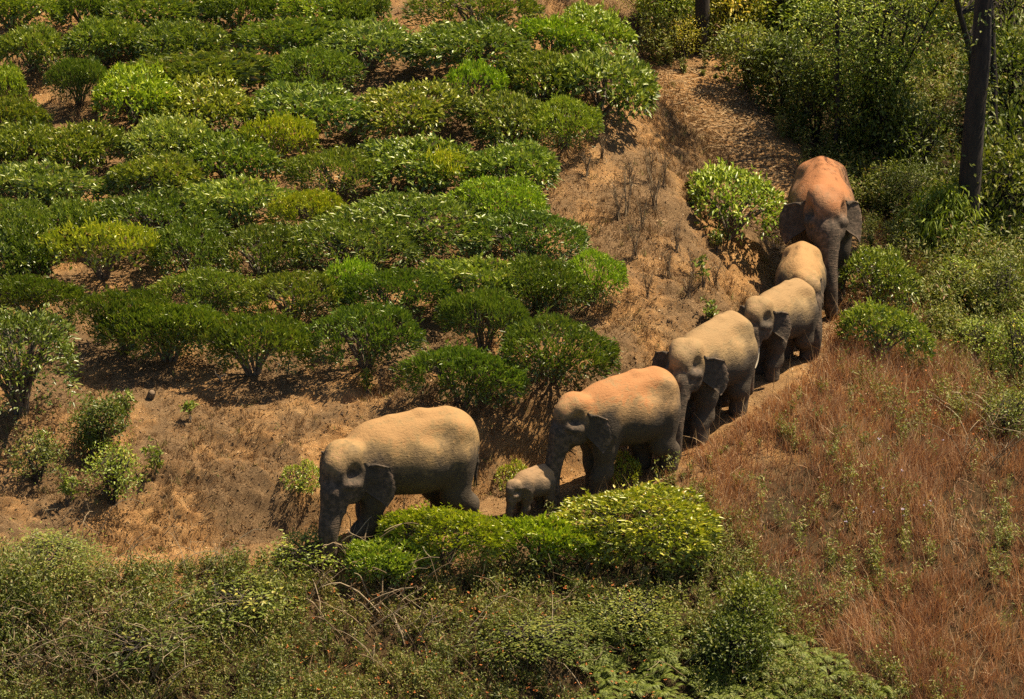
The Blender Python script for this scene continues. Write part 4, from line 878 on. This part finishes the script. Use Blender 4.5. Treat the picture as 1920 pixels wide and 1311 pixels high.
# ferns at the foot of the slope
def fern(P, n_f, cm):
    parts = []
    for p in P:
        for i in range(n_f):
            a = rng.uniform(0, 6.283); l = rng.uniform(0.2, 0.36); dr = np.array((math.cos(a), math.sin(a), 0))
            C = bez(p, p + dr * l * 0.4 + UP * l * 0.8, p + dr * l + UP * l * 0.25, 16)[2:]; T = unit(np.gradient(C, axis=0)); S = unit(np.cross(T, UP))
            w_ = np.sin(np.linspace(0.5, 3.0, len(C))) * 0.065 + 0.01; m = len(C); c = np.clip(rng.normal(cm, 0.12, m), 0, 1)
            for sg in (1, -1): parts.append(leaf_geo(C, S * sg + T * 0.45, np.cross(S, T) + rnd(m, .15), w_ * 1.1, w_ * 0.20 + 0.006, c, 0.1, 0.15))
    return parts
P, d, px, py = scatter(6000, -2, 8, -10, -1, lambda x, y, d, s, px, py: (py > 1175 + 40 * vnoise(x, y, 3)) * (px > 1080) * (line(px, py, 1300, 1120, 1680, 1330) > -20) * 0.5)
obj('fern_mass', geo_mesh('fern_mass', fern(P[:700] + UP * 0.06, 7, 0.55)), FERNM, kind='stuff', label='bright green ferns massed at the foot of the slope', cat='ferns')
# small flowers
P1, _, _, _ = scatter(9000, -4, 3, -9, -4, lambda x, y, d, s, px, py: (d < -1.6) * (px > 480) * (px < 1250) * 0.05)
P2, _, _, _ = scatter(5000, 5, 11, -2, 9, lambda x, y, d, s, px, py: (d < -1.6) * (px > 1640) * (py < 860) * (py > 640) * 0.06)
P3, _, _, _ = scatter(6000, 4, 11, -8, 4, lambda x, y, d, s, px, py: (px > 1540) * (px < 1870) * (py > 830) * (py < 1020) * smooth(0.25, 0.45, vnoise(x * 1.6, y * 1.6, 9)) * 0.14)
parts = []
for Pq, lo, hi, zz in ((P1, 0, 0.4, 0.62), (P2, 0, 0.4, 0.62), (P3, 0.6, 1, 0.55)):
    for q in range(4):
        n = len(Pq); hq = np.abs(np.sin(Pq[:, 0] * 91.7)) * 0.25
        parts.append(leaf_geo(Pq + UP * (zz - hq)[:, None] * 0.9 + rnd(n, 0.006), rnd(n) * np.array((1, 1, .4)), unit(UP + rnd(n, 0.3)), 0.034, 0.024, np.abs(np.sin(Pq[:, 1] * 57)) * (hi - lo) + lo, 0.1))
obj('wild_flowers', geo_mesh('wild_flowers', parts), FLOWER, kind='stuff', label='tiny orange and pale lilac wild flowers among the weeds', cat='flowers')
# bare twigs
tubes = []
def twigs(n, x0, x1, y0, y1, lmin, lmax, rad, rise=0.35):
    for i in range(n):
        g = hit(rng.uniform(x0, x1), rng.uniform(y0, y1)); a = rng.uniform(0, 6.283); l = rng.uniform(lmin, lmax)
        e = g + np.array((math.cos(a) * l, math.sin(a) * l * 0.6, rng.uniform(0.1, 0.9) * l * rise + 0.6)); m = (g + e) / 2 + np.array((*rng.normal(0, 0.12, 2), rng.uniform(0.25, 0.6) * l))
        C = bez(g + UP * 0.1, m, e, 7) + rnd(7, 0.012); tubes.append((C, np.linspace(rad, rad * 0.35, 7)))
        for q in range(2):
            j = rng.integers(2, 6); e2 = C[j] + rnd(1, 0.16)[0] + UP * 0.05; tubes.append((bez(C[j], (C[j] + e2) / 2 + rnd(1, .03)[0], e2, 4), np.linspace(rad * 0.5, rad * 0.25, 4)))
twigs(90, 0, 340, 1180, 1340, 0.5, 1.4, 0.013); twigs(44, 600, 800, 1040, 1220, 0.5, 1.3, 0.015); twigs(34, 1800, 1940, 780, 900, 0.5, 1.3, 0.011); twigs(90, 0, 1300, 1080, 1320, 0.4, 1.0, 0.010); twigs(24, 60, 420, 1000, 1130, 0.5, 1.2, 0.009)
obj('bare_twigs', tube_mesh('bare_twigs', tubes, 4), TWIGM, kind='stuff', label='pale bare twigs tangled over the weeds', cat='twigs')

# single things on the bank and slope
def weed(px, py, h, n, label, mat, leafy=0, name='dry_weed', cat='weed', group=None, c0=0.1):
    g = hit(px, py); root = obj(name, None, label=label, cat=cat, group=group, loc=g); tubes = []; parts = []
    for i in range(n):
        a = rng.uniform(0, 6.283); l = h * rng.uniform(0.6, 1.0); e = np.array((math.cos(a) * l * 0.22, math.sin(a) * l * 0.22, l)); b0 = rnd(1, 0.04)[0] * np.array((1, 1, 0)) - UP * 0.03
        C = bez(b0, np.array((e[0] * .2, e[1] * .2, l * .5)), e, 7) + rnd(7, 0.006); tubes.append((C, np.linspace(0.008, 0.003, 7)))
        for q in range(5):
            j = rng.integers(2, 7); e2 = C[j] + np.array((*rng.normal(0, 0.05, 2), rng.uniform(0.04, 0.14))); tubes.append((np.array([C[j], e2]), np.array([0.004, 0.002])))
            m = 6; parts.append(leaf_geo(e2 + rnd(m, 0.02), rnd(m) + UP * .5, rnd(m) + UP, (0.10 if leafy else 0.03) * rng.uniform(.7, 1.2, m), (0.042 if leafy else 0.012) * np.ones(m), np.clip(rng.normal(c0, .12, m), 0, .95), 0.2, 0.1))
    obj('stem', tube_mesh('weed_stem', tubes, 4), TWIGM if not leafy else WOOD, root); obj('leaves', geo_mesh('weed_leaves', parts), mat, root); return root
for px_, py_, h_ in [(1160, 410, 0.8), (1175, 400, 0.95), (1230, 390, 0.95), (1218, 345, 0.8), (1245, 350, 0.8), (1130, 300, 0.55), (1225, 400, 0.9), (1190, 480, 0.7), (1250, 520, 0.6), (1215, 560, 0.55), (1290, 560, 0.5), (1100, 330, 0.5), (1270, 470, 0.6), (1300, 520, 0.6), (1205, 430, 0.7), (715, 740, 0.45), (1340, 540, 0.5), (1180, 345, 0.5)]:
    weed(px_, py_, h_, 9, 'dead brown weed stalk standing on the dry slope beside the tea', DRYGRASS, group='dead weed stalks on the dry slope')
for px_, py_, h_, n_, lb in [(1332, 612, 0.45, 5, 'small upright green plant on the bank above the pale-headed elephant'), (1318, 535, 0.5, 4, 'thin green weed on the orange bank below the round bush'),
        (235, 800, 0.75, 8, 'broad-leaved green sapling on the shaded bank below the tea'), (85, 880, 0.8, 7, 'yellowish sapling on the bank below the tall tea bush'), (215, 930, 0.8, 8, 'leafy sapling with pale underleaves low on the bank'), (290, 900, 0.7, 6, 'bright-leaved sapling on the eroded bank'),
        (130, 950, 0.7, 7, 'green sapling at the foot of the bank'), (175, 860, 0.9, 6, 'tall thin sapling with leaves at its tips on the bank'), (355, 790, 0.3, 4, 'tiny green seedling on the open orange bank'), (690, 735, 0.35, 5, 'small green weed beneath the lowest tea bush'),
        (1440, 1180, 0.9, 6, 'tall leafy shoot rising from the ferns'), (1395, 1150, 0.8, 5, 'leafy shoot with hanging leaves beside the red grass'), (1345, 470, 0.35, 5, 'small seedling on the orange bank below the round bush')]:
    w_ = weed(px_, py_, h_, n_, lb, TEA, 1, 'sapling', 'plant', c0=0.6); w_.children[1].color = (*[v * random.uniform(.9, 1.1) for v in random.choice([(1.2, 1.2, 1), (1.7, 1.6, 1), (1, 1.05, 1)])], 1)
def lump(name, px, py, r, mat, label, cat, sq=(1.7, 0.6, 0.28), group=None):
    g = hit(px, py); u, v = np.meshgrid(np.linspace(0, 2 * math.pi, 15)[:-1], np.linspace(0, math.pi, 9))
    N = np.stack((np.sin(v) * np.cos(u), np.sin(v) * np.sin(u), np.cos(v)), -1).reshape(-1, 3)
    V = N * r * (1 + 0.6 * fbm(N[:, 0] * 2.5 + px, N[:, 1] * 2.5 + N[:, 2] * 3, 3, 5))[:, None] * np.array(sq); ii = np.arange(126).reshape(9, 14); j = np.roll(ii, -1, 1)
    return obj(name, mesh_np(name, V, np.stack((ii[:-1], ii[1:], j[1:], j[:-1]), -1).reshape(-1, 4), None, True), mat, label=label, cat=cat, group=group, loc=g - UP * r * 0.05, rz=rng.uniform(0, 6))
CUT = simple_mat('cut_wood', (0.20, 0.14, 0.09), 0.9, 0.1); PALE = simple_mat('weathered_wood', (0.42, 0.33, 0.23), 0.85, 0.2); CLOD = simple_mat('orange_earth', (0.42, 0.22, 0.095), 0.95, 0.1); STONE = simple_mat('pale_stone', (0.30, 0.22, 0.15), 0.9, 0.2)
for px_, py_, r_, lb in [(150, 690, 0.05, 'pale chip of stone below the tall tea bush'), (153, 672, 0.045, 'small pale stone beside the tall tea bush')]:
    lump('stone' if 'stone' in lb else 'earth_clod', px_, py_, r_, STONE if 'stone' in lb else CLOD, lb, 'stone' if 'stone' in lb else 'clod')
# cut stump and a bleached root
g = hit(282, 745); rt = obj('tree_stump', None, label='cut pale stump leaning out of the orange bank', cat='stump', loc=g)
ax_ = unit(np.array((0.25, -0.45, 0.8))); obj('bark', tube_mesh('stump_bark', [(np.array([-ax_ * 0.1, ax_ * 0.06, ax_ * 0.16]), np.array([0.085, 0.075, 0.07]))], 12), WOOD, rt)
obj('cut_face', tube_mesh('stump_face', [(np.array([ax_ * 0.145, ax_ * 0.162, ax_ * 0.163]), np.array([0.058, 0.052, 0.001]))], 12), CUT, rt)
for px_, py_ in [(418, 715)]:
    g = hit(px_, py_); C = np.array([(0, 0, -0.03), (-0.05, -0.02, 0.08), (0.03, -0.05, 0.15), (0.08, -0.03, 0.12)]); 
    obj('root', tube_mesh('root', [(catmull(C, 5), np.linspace(0.022, 0.008, 16)), (np.array([C[1], C[1] + np.array((-0.08, 0, 0.07)), C[1] + np.array((-0.1, 0, 0.16))]), np.array([0.014, 0.01, 0.006]))], 7), PALE, label='bleached forked root sticking out beneath the tea', cat='root', loc=g)
